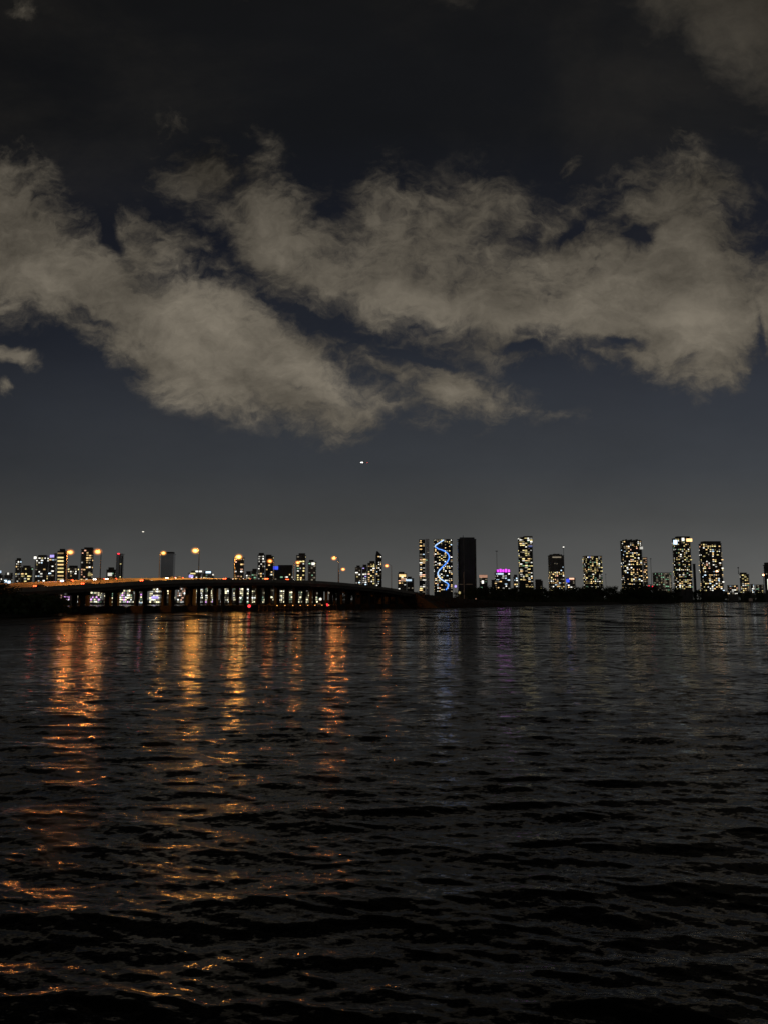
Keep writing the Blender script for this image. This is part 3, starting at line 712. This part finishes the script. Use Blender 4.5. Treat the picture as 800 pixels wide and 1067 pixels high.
w_, h_ = g['_w'], g['_h']; mb = MB(); mb.prism([(-w_ * .36, 3), (w_ * .42, 3), (w_ * .46, 8), (w_ * .46, 26), (-w_ * .36, 26), (-w_ * .4, 22), (-w_ * .4, 8)], h_ + .9, h_ + 6.2); mb.build('roof_plant_room', M['facade_dark'], g)
lens2 = ico(2.2, 2, 'flood_light', E['sodium'])
p = at(746.5, 596, 1700)
m = empty('high_mast_light', (p.x, 1700, 1.6), label='orange flare of a mast light before the rounded tower', cat='mast light')
mb = MB(); mb.tube([(0, 0, 0), (0, 0, p.z - 2.5)], .5, 6); mb.build('pole', M['darkmetal'], m)
mb = MB(); mb.tube([(0, 0, p.z - 2.6), (0, 0, p.z - 1.4)], 1.6, 8); mb.build('lamp_ring', M['darkmetal'], m); link('lamp', lens2, m, (0, 0, p.z))
tower(756, 768, 610, 1700, 'row of low lit houses between the rounded tower and the small block', 'low_building', 'building', 'facade_mid', 'mix', .7, bay=5, pent=False, vis_y=616)
g = tower(769.5, 780, 598.5, 1800, 'small block tower with an antenna on its left corner', pal='yellow', lit=.5, wall='facade_mid', bay=6, vis_y=615)
mast(g, 769.8, 591.5, 598, .8, 1.8)
tower(781, 785, 609, 1750, 'small bright white kiosk right of the antenna block', 'low_building', 'building', 'facade_pale', 'cool', .8, bay=4, pent=False, vis_y=616)
tower(785.5, 794.5, 609.5, 1820, 'low dark terrace with a flat roof and dim lights beside the edge tower', 'low_building', 'building', 'facade_mid', 'dim', .6, bay=5, pent=False, vis_y=616)
g = tower(794.8, 812, 589, 1200, 'dark tower cut by the right edge with a tall white lit panel', 'office_tower', 'office tower', 'facade_dark', 'dim', .04, slabs=True, vis_y=612)
glow(g, 'lit_panel', 'white', 800.4, 609, 2.6, 11)
p = at(794.8, 600.2, 1100)
m = empty('high_mast_light', (p.x, 1100, 1.6), label='orange mast light beside the dark tower at the right edge', cat='mast light')
mb = MB(); mb.tube([(0, 0, 0), (0, 0, p.z - 2.5)], .35, 6); mb.build('pole', M['darkmetal'], m)
mb = MB(); mb.tube([(0, 0, p.z - 2.6), (0, 0, p.z - 1.3)], 1.1, 8); mb.build('lamp_ring', M['darkmetal'], m); link('lamp', ico(1.3, 2, 'lamp', E['sodium']), m, (0, 0, p.z))

# masts on the island
def pole_mast(px, yt, Y, label, rad=.35, head=1.2, k=None):
    p = at(px, yt, Y); e = empty('high_mast_pole', (p.x, Y, 1.4), label=label, cat='mast')
    mb = MB(); mb.tube([(0, 0, 0), (0, 0, p.z - 1.4)], [rad, rad * .6], 8); mb.build('pole', M['darkmetal'], e)
    mb = MB(); mb.tube([(0, 0, p.z - 2.2), (0, 0, p.z - 1.4)], head, 10); mb.build('lamp_ring', M['darkmetal'], e)
    if k: link('lamp', ico(head * .8, 2, 'lamp', E[k]), e, (0, 0, p.z - 1.1))
    return e
pole_mast(517, 574, 1120, 'tall unlit mast rising above the magenta lit hotel', .42, 1.9)
pole_mast(586.6, 570.5, 1150, 'tall mast with a white lamp right of the notched grey tower', .42, 1.5, 'white')
pole_mast(677.3, 582, 1180, 'tall unlit mast right of the broad ragged topped tower', .5, 1.5)
pole_mast(630.5, 598, 1160, 'short mast right of the wide squarish tower', .3, .9)
# flag pole with cross arm on the embankment
p = at(483, 609, 700)
e = empty('signal_mast', (p.x, 700, 1.4), label='pale pole with a wide cross arm before the black tower', cat='mast')
mb = MB(); _p = at(483, 596, 700); mb.tube([(0, 0, 0), (0, 0, _p.z - 1.4)], .38, 8); mb.build('pole', M['metal'], e)
mb = MB(); mb.box(-4.4, -1.2, -.15, .15, p.z - 1.4, p.z - 1.0); mb.box(2.2, 8, -.15, .15, p.z - 1.4, p.z - .9); mb.tube([(-4.4, 0, p.z - 1.5), (8, 0, p.z - 1.5)], .1, 6); mb.build('cross_arm', M['white'], e)
def post_lamp(px, py, Y, k, rad, label):
    p = at(px, py, Y); e = empty('post_lamp', (p.x, Y, 1.4), label=label, cat='post lamp')
    mb = MB(); mb.tube([(0, 0, 0), (0, 0, p.z - 1.4 - rad)], .16, 8); mb.build('post', M['metal'], e)
    mb = MB(); mb.tube([(0, 0, p.z - 1.4 - rad), (0, 0, p.z - 1.4 - rad * .7)], rad * .6, 8); mb.build('collar', M['darkmetal'], e)
    link('lamp', ico(rad, 2, 'lamp', E[k], 1.2), e, (0, 0, p.z - 1.4))
post_lamp(478.4, 617.6, 690, 'yellow', 1.1, 'greenish yellow globe lamp on a short post before the black tower')
post_lamp(474.3, 611, 740, 'violet', 1.2, 'bluish violet lamp at the left foot of the black tower')
post_lamp(495.4, 624, 740, 'pink', .55, 'tiny pinkish lamp low on the dark island shore')
post_lamp(626.8, 613.6, 1060, 'white', 1.1, 'small white lamp in the treetops below the wide squarish tower')
post_lamp(675.5, 611, 1120, 'red', 1.2, 'small red lamp in the trees left of the pale slab')
post_lamp(679.3, 611.2, 1125, 'red', .9, 'small red lamp, right one of the two beside the pale slab')
post_lamp(442.5, 612, 620, 'dim', .7, 'dim lamp at the crown of the embankment')
post_lamp(31, 627, 330, 'white', .42, 'small white lamp under the left end of the bridge')
post_lamp(52, 632, 420, 'white', .45, 'white lamp low behind the first bridge piers')

# channel markers
def pile_mark(px, y0, y1, Y, label, board=None):
    p = at(px, y0, Y); e = empty('channel_marker', (p.x, Y, 0), label=label, cat='channel marker')
    mb = MB(); mb.tube([(0, 0, -3), (0, 0, p.z)], .35, 8); mb.build('pile', M['timber'], e)
    if board:
        mb = MB(); mb.box(-board, board, -.45, -.36, p.z - board * 1.6, p.z); mb.build('board', M['white'], e)
    mb = MB(); mb.tube([(0, 0, p.z), (0, 0, p.z + .25)], .45, 8); mb.build('cap', M['darkmetal'], e)
pile_mark(712.8, 625, 631, 640, 'dark piling standing alone in the water before the right shore')
pile_mark(781.3, 623.4, 631, 620, 'channel marker with a pale board standing in the water at the right', 1.5)

# ------------------------------------------------------------------ lit waterfront seen through the piers
rw = random.Random(21)
WF = [
 (57, 66, 619.5, 'pink', 'low dark red lit boathouse behind the leftmost bridge piers', .5),
 (65.5, 73.5, 621, 'violet', 'small hall glowing pink and violet behind the bridge piers', .9),
 (78, 90, 618, 'white', 'low white lit hall behind the piers below the second lamp', .75),
 (91, 108, 616.5, 'yellow', 'bright yellowish white shop row behind the left piers', .85),
 (109, 124, 615.5, 'dim', 'dimly lit grey warehouse with a bright right corner behind the piers', .7),
 (125, 142, 614.5, 'yellow', 'floodlit yellow white market hall behind the piers', .95),
 (143, 155, 613.5, 'yellow', 'shop with a pale blue floor light behind the piers', .8),
 (156, 170, 613, 'white', 'white hall with a violet band behind the piers', .9),
 (171, 184, 612.5, 'yellow', 'yellow lit row building behind the piers left of the free lamp', .75),
 (185, 196, 612.5, 'pink', 'peach lit building behind the piers below the free lamp', .8),
 (197, 213, 612.5, 'white', 'pale lit building with slim window rows behind the central piers', .7),
 (214, 229, 612.5, 'yellow', 'yellowish building behind the piers left of the large lamp', .8),
 (230, 242, 612.5, 'white', 'narrow white lit building behind the piers left of the large lamp', .7),
 (243, 256, 612.5, 'yellow', 'bright building behind the piers right below the large lamp', .95),
 (257, 272, 613, 'white', 'white and green lit building behind the red navigation light', .8),
 (273, 286, 614, 'dim', 'dim building behind the piers under the brightest tail lights', .7),
 (287, 300, 615, 'white', 'small white lit building behind the fender wall', .8),
 (301, 316, 616, 'dim', 'dim waterfront building behind the right half of the fender wall', .85),
 (317, 335, 617, 'dim', 'faint waterfront building behind the end of the fender wall', .8),
]
for i, (x0, x1, yt, pal, lab, lit) in enumerate(WF):
    PAL['_'] = {'pink': ['shop_peach', 'shop_dim', 'shop_white'], 'violet': ['shop_violet', 'shop_violet', 'shop_white'], 'white': ['shop_white', 'shop_cream', 'shop_dim'], 'yellow': ['shop_cream', 'shop_cream', 'shop_cream', 'shop_white', 'shop_dim', 'shop_violet', 'shop_green'], 'dim': ['shop_dim', 'shop_dim', 'shop_cream', 'shop_green']}[pal]
    g = tower(x0, x1, yt, 905 + 6 * (i % 4), lab, 'waterfront_building', 'waterfront building', 'facade_mid', '_', lit, bay=2.3, fh=2.7, pent=False, vis_y=631, dr=.5, seed=100 + i, group='lit waterfront behind the bridge', ww=.75, wh=.6, cap=90, slabs=(i % 2 == 0))
    if i == 6: glow(g, 'floor_light', 'cool', 148, 629.5, 7, 3)
    if i == 7: glow(g, 'light_strip', 'violet', 162, 622.5, 7, 2.4)
    if i == 14: glow(g, 'lit_sign', 'green', 259, 628, 3, 2)

# ------------------------------------------------------------------ trees
def make_tree(seed, n=1100):
    r = random.Random(seed); e_tr = MB()
    e_tr.tube([(0, 0, -.5), (r.uniform(-.3, .3), 0, 3), (r.uniform(-.6, .6), r.uniform(-.3, .3), 7.5)], [.45, .33, .16], 8)
    blobs = []
    for k in range(9):
        a = r.uniform(0, 2 * PI); q = r.uniform(.6, 4.2); z = r.uniform(4.5, 9.5); c = Vector((math.cos(a) * q, math.sin(a) * q, z))
        blobs.append((c, r.uniform(1.4, 2.6))); e_tr.tube([(0, 0, r.uniform(2.5, 5)), c * .6 + Vector((0, 0, z * .35)), c], [.16, .1, .04], 5)
    cr = MB()
    for k in range(n):
        c, rad = r.choice(blobs); d = Vector((r.gauss(0, 1), r.gauss(0, 1), r.gauss(0, .75))).normalized() * rad * r.random() ** .4
        p = c + d; s = r.uniform(.22, .5); u = Vector((r.gauss(0, 1), r.gauss(0, 1), r.gauss(0, .6))).normalized(); v = u.cross(Vector((r.gauss(0, 1), r.gauss(0, 1), r.gauss(0, 1)))).normalized()
        cr.quad([p - u * s, p + v * s * .6, p + u * s, p - v * s * .6])
    return e_tr.mesh('trunk', M['bark']), cr.mesh('crown', M['leaf'])
TP = [make_tree(i) for i in range(5)]
def tree(x, y, z, h, k, label, group, wid=1.0):
    e = empty('tree', (x, y, z), R.uniform(0, 6.28), label=label, cat='tree', group=group)
    s = h / 11.3; e.scale = (s * wid, s * wid, s)
    link('trunk', TP[k][0], e); link('crown', TP[k][1], e)
    return e
rt = random.Random(11)
def topline(px):      # treetop height in the photograph along the island
    return 610.6 + 1.2 * math.sin(px * .11) + .8 * math.sin(px * .29 + 1) - (3.6 * math.exp(-((px - 670) / 8) ** 2)) - (1.6 * math.exp(-((px - 640) / 10) ** 2)) + max(0, (500 - px)) * .17
px = 476.0
GI = 'unlit trees crowding the island shore'
while px < 706:
    Y = float(np.interp(px, [476, 500, 540, 600, 650, 706], [770, 815, 890, 990, 1070, 1150])) 
    yt = topline(px) + rt.uniform(-.5, 1.6); z = 1.4; h = H + slope(yt) * Y - z
    tree(uu(px, 620) * Y, Y + rt.uniform(-8, 8), z, h, rt.randrange(5), 'black unlit tree in the crowded row on the low island', GI, rt.uniform(1.0, 1.25))
    if rt.random() < .75:
        Y2 = Y - rt.uniform(14, 22); h2 = h * rt.uniform(.45, .7)
        tree(uu(px + 2, 620) * Y2, Y2, z, h2, rt.randrange(5), 'black unlit tree in the crowded row on the low island', GI, 1.6)
    px += rt.uniform(4.2, 6.4) 
# low undergrowth under the trees
def thicket(name, pts, label, dens, hmin, hmax):
    r = random.Random(9); mb = MB()
    for (a, b) in zip(pts, pts[1:]):
        L = math.hypot(b[0] - a[0], b[1] - a[1])
        for k in range(int(L * dens)):
            t = r.random(); c = Vector((a[0] + (b[0] - a[0]) * t + r.gauss(0, 2.5), a[1] + (b[1] - a[1]) * t + r.gauss(0, 3), 1.2 + r.random() ** 1.2 * r.uniform(hmin, hmax)))
            s = r.uniform(.5, 1.3); u = Vector((r.gauss(0, 1), r.gauss(0, .4), r.gauss(0, .8))).normalized(); v = u.cross(Vector((r.gauss(0, .3), 1, r.gauss(0, .3)))).normalized()
            mb.quad([c - u * s, c + v * s * .7, c + u * s, c - v * s * .7])
    return tag(mb.build(name, M['leaf']), label, 'undergrowth', kind='stuff')
thicket('undergrowth', [P(478, 745), P(502, 805), P(542, 872), P(600, 972), P(650, 1052), P(706, 1140)], 'black mangrove undergrowth along the island waterline', 26, 4, 9)
thicket('undergrowth', [P(697, 1810), P(730, 1765), P(760, 1712), P(830, 1735)], 'black undergrowth along the distant right shore', 22, 8, 18)
px = 703.0
while px < 812:
    Y = float(np.interp(px, [700, 760, 812], [1600, 1560, 1600])) + rt.uniform(0, 60)
    Y = Y + 190; yt = 614.6 + 1.3 * math.sin(px * .35) + rt.uniform(-.6, 1.0) + max(0, px - 756) * .05; h = H + slope(yt) * Y - 1.6
    tree(uu(px, 620) * Y, Y, 1.6, h, rt.randrange(5), 'black unlit tree on the distant right shore below the towers', 'unlit trees on the distant right shore', rt.uniform(1.0, 1.4))
    px += rt.uniform(3.4, 5.0)
GL = 'dark trees on the near left shore'
for px, Y, yt in ((-38, 232, 598), (-22, 238, 602), (-8, 243, 603.5), (3, 247, 607.5), (12, 250, 613), (-3, 240, 612), (20, 252, 620)):
    z = 1.4; h = H + slope(yt) * Y - z
    tree(uu(px, 620) * Y, Y, z, h, rt.randrange(5), 'dark tree on the near shore at the left end of the bridge', GL, 1.25 if h > 6 else 1.5)
thicket('undergrowth', [P(-60, 224), P(0, 236), P(22, 243), P(46, 256), P(54, 272)], 'black shrubs on the near left shore below the bridge', 110, 2, 6)
# trees beyond bridge right end, on the mainland
px = 348.0
while px < 436:
    Y = 980 + rt.uniform(0, 60); h = rt.uniform(13, 18) + max(0, px - 400) * .12
    tree(uu(px, 620) * Y, Y, 1.6, h, rt.randrange(5), 'black tree behind the right half of the bridge', 'dark trees behind the bridge', 1.3); px += rt.uniform(7, 10)
# low lit skyline behind px 400-480 base
# ------------------------------------------------------------------ aeroplanes
def plane(px, py, Y, L, label, lights):
    p = at(px, py, Y); e = empty('aeroplane', p, math.radians(lights['rz']), label=label, cat='aeroplane', group='aeroplanes in the night sky')
    mb = MB(); r = L * .055
    mb.tube([(-.5 * L, 0, .02 * L), (-.3 * L, 0, 0), (.3 * L, 0, 0), (.42 * L, 0, -.005 * L), (.5 * L, 0, -.015 * L)], [r * .25, r * .9, r, r * .75, r * .1], 14)
    mb.build('fuselage', M['white'], e)
    for sg in (-1, 1):
        mb = MB(); a, b = .1 * L, -.16 * L
        pts = [(a, 0, -.02 * L), (b * .3, 0, -.02 * L), (b, sg * .48 * L, .02 * L), (b * .62, sg * .48 * L, .02 * L)]
        up = [(x, y, z + L * .012) for x, y, z in pts]; f = pts if sg < 0 else pts[::-1]; g2 = up[::-1] if sg < 0 else up
        mb.quad(f); mb.quad(g2)
        for i in range(4): j = (i + 1) % 4; mb.quad([pts[i], pts[j], up[j], up[i]])
        mb.build('wing', M['white'], e)
        mb = MB(); mb.tube([(.06 * L, sg * .16 * L, -.045 * L), (-.03 * L, sg * .16 * L, -.045 * L)], L * .026, 10); mb.build('engine', M['metal'], e)
        mb = MB(); tp = [(-.4 * L, 0, .03 * L), (-.48 * L, 0, .03 * L), (-.52 * L, sg * .17 * L, .035 * L), (-.47 * L, sg * .17 * L, .035 * L)]; mb.quad(tp); mb.quad([(x, y, z + .006 * L) for x, y, z in tp[::-1]]); mb.build('tailplane', M['white'], e)
    mb = MB()
    for y in (-.006 * L, .006 * L): mb.quad([(-.36 * L, y, .05 * L), (-.49 * L, y, .05 * L), (-.53 * L, y, .19 * L), (-.47 * L, y, .19 * L)])
    mb.quad([(-.36 * L, -.006 * L, .05 * L), (-.36 * L, .006 * L, .05 * L), (-.47 * L, .006 * L, .19 * L), (-.47 * L, -.006 * L, .19 * L)])
    mb.build('fin', M['white'], e)
    for x, y, z, rad, k in lights['l']:
        link('landing_light', ico(rad, 2, 'landing_light', E[k], lights.get('sq', 1)), e, (x * L, y * L, z * L))
plane(379, 481.8, 3600, 40, 'aeroplane with bright white landing lights below the clouds', {'rz': -100, 'l': [(.12, -.12, -.02, 4.5, 'plane'), (.12, -.30, -.02, 3, 'plane'), (.05, .42, 0, 4.0, 'dim'), (0, .46, -.05, 2.0, 'red')], 'sq': .7})
plane(149.7, 554.2, 8000, 55, 'faint distant aeroplane low above the bridge lamps', {'rz': -80, 'l': [(.3, 0, 0, 11, 'flood')], 'sq': .5})

# ------------------------------------------------------------------ sky
def build_world():
    w = bpy.data.worlds.new('World'); sc.world = w; w.use_nodes = True
    nt = w.node_tree; N = nt.nodes; L = nt.links; N.clear()
    out = N.new('ShaderNodeOutputWorld'); bg = N.new('ShaderNodeBackground'); L.new(bg.outputs[0], out.inputs[0])
    tc = N.new('ShaderNodeTexCoord'); sep = N.new('ShaderNodeSeparateXYZ'); L.new(tc.outputs['Generated'], sep.inputs[0])
    def S(n, i, x):
        if isinstance(x, (int, float)): n.inputs[i].default_value = x
        elif isinstance(x, tuple): n.inputs[i].default_value = x
        else: L.new(x, n.inputs[i])
    def m(op, a, b=None, c=None, clamp=False):
        n = N.new('ShaderNodeMath'); n.operation = op; n.use_clamp = clamp
        for i, x in enumerate((a, b, c)):
            if x is not None: S(n, i, x)
        return n.outputs[0]
    def mr(v, a, b, c=0.0, d=1.0, smooth=False):
        n = N.new('ShaderNodeMapRange'); S(n, 0, v)
        if smooth: n.interpolation_type = 'SMOOTHSTEP'
        for i, x in enumerate((a, b, c, d)): S(n, i + 1, x)
        return n.outputs[0]
    ay = m('MAXIMUM', m('ABSOLUTE', sep.outputs['Y']), 0.03)
    u = m('DIVIDE', sep.outputs['X'], ay); v = m('DIVIDE', m('MAXIMUM', sep.outputs['Z'], 0.0), ay)
    UV = lambda px, py: ((uu(px, py) + 0.7) / 1.4, slope(py) / 1.2)
    cb = N.new('ShaderNodeCombineXYZ'); L.new(u, cb.inputs[0]); L.new(v, cb.inputs[1]); uvv = cb.outputs[0]
    def noise(scale, detail, rough, off, st=(1, 1), dist=0.0, rot=0.0, vec=None):
        mp = N.new('ShaderNodeMapping'); L.new(vec or uvv, mp.inputs['Vector']); mp.inputs['Location'].default_value = (off, off * .7, off * .3)
        mp.inputs['Scale'].default_value = (st[0], st[1], 1); mp.inputs['Rotation'].default_value = (0, 0, rot)
        n = N.new('ShaderNodeTexNoise'); n.inputs['Scale'].default_value = scale; n.inputs['Detail'].default_value = detail
        n.inputs['Roughness'].default_value = rough; n.inputs['Distortion'].default_value = dist
        L.new(mp.outputs[0], n.inputs['Vector']); return n
    # warp the cloud outline
    wn = noise(9.0, 7, .58, 3.1); wv = N.new('ShaderNodeVectorMath'); wv.operation = 'SUBTRACT'; L.new(wn.outputs['Color'], wv.inputs[0]); wv.inputs[1].default_value = (.5, .5, .5)
    ws = N.new('ShaderNodeVectorMath'); ws.operation = 'SCALE'; L.new(wv.outputs[0], ws.inputs[0]); ws.inputs['Scale'].default_value = WARP
    wa = N.new('ShaderNodeVectorMath'); wa.operation = 'ADD'; L.new(uvv, wa.inputs[0]); L.new(ws.outputs[0], wa.inputs[1]); wuv = wa.outputs[0]
    s2 = N.new('ShaderNodeSeparateXYZ'); L.new(wuv, s2.inputs[0])
    U = m('DIVIDE', m('ADD', s2.outputs[0], 0.7), 1.4); V = m('DIVIDE', s2.outputs[1], 1.2)
    def curve(pts):
        pts = sorted(UV(*p) for p in pts)
        n = N.new('ShaderNodeFloatCurve'); c = n.mapping.curves[0]
        n.mapping.use_clip = False; n.mapping.extend = 'HORIZONTAL'
        c.points[0].location = pts[0]; c.points[1].location = pts[-1]
        for p in pts[1:-1]: c.points.new(*p)
        for p in c.points: p.handle_type = 'AUTO'
        n.mapping.update(); L.new(U, n.inputs['Value']); return n.outputs[0]
    def band(top, bot, st, sb):
        a = m('DIVIDE', m('SUBTRACT', curve(top), V), st); b = m('DIVIDE', m('SUBTRACT', V, curve(bot)), sb)
        return m('MAXIMUM', m('MINIMUM', m('MINIMUM', a, b), 2.2), -1.0)
    def blob(px, py, rx, ry, rot=0.0):
        c = (uu(px, py), slope(py))
        mp = N.new('ShaderNodeMapping'); mp.vector_type = 'TEXTURE'; L.new(wuv, mp.inputs['Vector'])
        mp.inputs['Location'].default_value = (c[0], c[1], 0); mp.inputs['Rotation'].default_value = (0, 0, rot); mp.inputs['Scale'].default_value = (rx / F, ry / F, 1)
        ln = N.new('ShaderNodeVectorMath'); ln.operation = 'LENGTH'; L.new(mp.outputs[0], ln.inputs[0])
        return m('SUBTRACT', 1.0, ln.outputs['Value'])        # 1 at the centre, 0 on the rim
    b1 = band([(-140,150),(-60,158),(0,158),(35,166),(62,192),(84,228),(108,234),(150,226),(200,230),(240,250),(275,285),(300,320),(350,348),(400,362),(450,380),(500,396),(545,410),(575,440),(900,520)],
              [(-140,350),(-60,342),(0,332),(50,345),(90,362),(130,390),(170,414),(220,434),(280,442),(340,472),(380,462),(402,444),(450,442),(500,438),(545,424),(575,425),(900,440)], .085, .040)
    b2 = band([(-140,330),(60,260),(140,185),(160,150),(200,124),(240,136),(285,150),(305,190),(350,212),(400,186),(450,200),(500,190),(530,200),(560,218),(600,205),(640,190),(676,155),(715,146),(748,178),(775,202),(800,212),(860,215),(940,190)],
              [(-140,100),(60,120),(140,150),(160,188),(200,228),(230,258),(260,286),(290,320),(320,334),(350,340),(400,346),(450,364),(500,380),(560,384),(620,386),(680,395),(740,413),(770,398),(790,374),(860,350),(940,340)], .100, .042)
    b3 = band([(-140,-200),(500,-160),(640,-60),(660,-120),(940,-300)], [(-140,-60),(500,-50),(640,-16),(680,20),(720,52),(745,88),(780,108),(860,122),(940,130)], .10, .09)
    b3 = m('MINIMUM', m('SUBTRACT', m('MULTIPLY', b3, .6), .15), .75)
    dens = m('MAXIMUM', b1, b2)
    for a in ((600,178,44,30,.5,.2), (212,182,80,40,-.72,.85), (275,232,90,42,-.7,1.1), (470,405,60,16,-.1,.75), (410,385,50,18,-.3,.75), (14,372,44,13,-.25,.75), (10,404,12,9,0,.5), (26,14,60,40,0,-.35), (250,-6,44,30,0,-.35), (560,330,60,20,0,.4)):
        dens = m('MAXIMUM', dens, m('SUBTRACT', m('MULTIPLY', blob(*a[:5]), 1.6), 1.0 - a[5]))
    for a in ((118,250,14,48,.5,1.1), (100,330,50,9,-.5,.9), (325,335,40,9,-.5,.75), (430,370,50,7,-.35,1.0), (310,405,22,6,-.3,.9), (670,243,24,16,.3,2.0), (645,360,40,10,0,1.5), (540,366,30,8,0,1.3), (345,226,24,14,0,.8), (505,248,26,16,.6,.8), (590,238,36,12,.5,.9), (150,350,30,12,-.6,.7), (788,335,7,44,.2,1.0), (720,380,22,7,.2,.8)):
        dens = m('SUBTRACT', dens, m('MULTIPLY', m('MAXIMUM', blob(*a[:5]), 0.0), a[5]))
    # billowy and streaky break-up
    n1 = noise(8.0, 10, .60, 7.7, (1.0, 1.4), .25, -.45, wuv).outputs['Fac']
    n2 = noise(34.0, 7, .66, 1.7, (1.0, 1.6), .5, -.3, wuv).outputs['Fac']
    br = m('ADD', m('MULTIPLY', m('SUBTRACT', n1, .5), 4.6), m('MULTIPLY', m('SUBTRACT', n2, .5), 1.6))
    dd = m('ADD', m('MULTIPLY', dens, 1.0), br)
    cover = mr(dd, -.45, 1.05, 0, 1, True)
    # wisps only near the clouds
    near = mr(dens, -.6, .1, 0, 1, True); cover = m('MULTIPLY', cover, near)
    cover3 = m('MULTIPLY', mr(m('ADD', b3, m('MULTIPLY', m('SUBTRACT', n1, .5), 2.0)), -.5, .6, 0, 1, True), .8); cover = m('MAXIMUM', cover, cover3)
    # brightness inside the cloud
    n3 = noise(4.2, 7, .6, 12.3, (1, 1.4), .2, -.5).outputs['Fac']
    ht = mr(v, .17, .62, 1.12, .52)
    lum = m('MULTIPLY', m('MULTIPLY', mr(n3, .3, .7, .62, 1.26), mr(n2, .3, .7, .9, 1.1)), ht)
    lum = m('MULTIPLY', m('MULTIPLY', lum, mr(n1, .3, .7, .78, 1.18)), mr(dd, -.2, 2.0, .70, 1.25))
    for a in ((215,310,110,60,-.6,.42), (350,400,90,34,-.35,.55), (440,325,120,40,-.15,.42), (560,345,90,30,0,.35), (730,340,80,50,0,.40), (20,250,110,70,-.3,-.16), (220,165,90,50,-.5,-.30), (740,190,60,40,0,-.22), (590,250,80,40,0,-.12), (760,60,110,80,0,.20)):
        lum = m('ADD', lum, m('MULTIPLY', mr(blob(*a[:5]), 0, 1, 0, 1, True), a[5]))
    ramp = N.new('ShaderNodeValToRGB'); L.new(m('DIVIDE', v, 1.0), ramp.inputs[0]); cr = ramp.color_ramp
    stops = [(0.0, (.099, .098, .091)), (.05, (.079, .080, .078)), (.11, (.055, .057, .057)), (.18, (.039, .043, .049)), (.26, (.029, .033, .041)), (.36, (.016, .019, .027)), (.50, (.0085, .0100, .0155)), (.68, (.0072, .0078, .0092)), (.9, (.0070, .0072, .0078))]
    cr.elements[0].position = 0; cr.elements[0].color = (*stops[0][1], 1); cr.elements[1].position = stops[-1][0]; cr.elements[1].color = (*stops[-1][1], 1)
    for p_, c_ in stops[1:-1]: e_ = cr.elements.new(p_); e_.color = (*c_, 1)
    # city glow is stronger to the right
    sky = N.new('ShaderNodeVectorMath'); sky.operation = 'SCALE'; L.new(ramp.outputs[0], sky.inputs[0])
    n5 = noise(2.2, 6, .6, 20.0, (1, 2)).outputs['Fac']
    L.new(m('MULTIPLY', mr(u, -.6, .5, .76, 1.2), mr(n5, .3, .7, .88, 1.12)), sky.inputs['Scale'])
    # thin high veil in the upper sky
    n4 = noise(1.9, 8, .6, 31.0, (1, 1.6), .3, -.4).outputs['Fac']
    veil = m('MULTIPLY', mr(n4, .42, .78, 0, 1, True), mr(v, .3, .6, .04, .17))
    cover = m('MAXIMUM', cover, veil)
    ccol = N.new('ShaderNodeVectorMath'); ccol.operation = 'SCALE'; ccol.inputs[0].default_value = (.152, .132, .102); L.new(lum, ccol.inputs['Scale'])
    mx = N.new('ShaderNodeMix'); mx.data_type = 'RGBA'; L.new(m('MULTIPLY', cover, .94), mx.inputs[0]); L.new(sky.outputs[0], mx.inputs[6]); L.new(ccol.outputs[0], mx.inputs[7])
    L.new(mx.outputs[2], bg.inputs[0]); bg.inputs[1].default_value = 1.0
    w.cycles.sampling_method = 'MANUAL'; w.cycles.sample_map_resolution = 512
WARP = 0.075
build_world()

# ------------------------------------------------------------------ camera and render settings
cam = bpy.data.cameras.new('camera'); co = bpy.data.objects.new('camera', cam); col.objects.link(co)
co.location = (0, 0, H); co.rotation_euler = (PI / 2 + TILT, 0, 0)
cam.sensor_fit = 'VERTICAL'; cam.sensor_height = 24; cam.lens = 24 * F / 1067; cam.clip_end = 60000; cam.clip_start = .1
sc.camera = co
sc.view_settings.view_transform = 'Standard'; sc.view_settings.look = 'None'; sc.view_settings.exposure = 0; sc.view_settings.gamma = 1
sc.render.engine = 'CYCLES'
cy = sc.cycles; cy.max_bounces = 5; cy.diffuse_bounces = 2; cy.glossy_bounces = 3; cy.transmission_bounces = 2; cy.volume_bounces = 0
cy.use_denoising = True; cy.sample_clamp_indirect = 4; cy.sample_clamp_direct = 36; cy.use_light_tree = True; cy.caustics_reflective = False
for o in bpy.data.objects:
    for k in ('_w', '_h', '_d'):
        if k in o: del o[k]
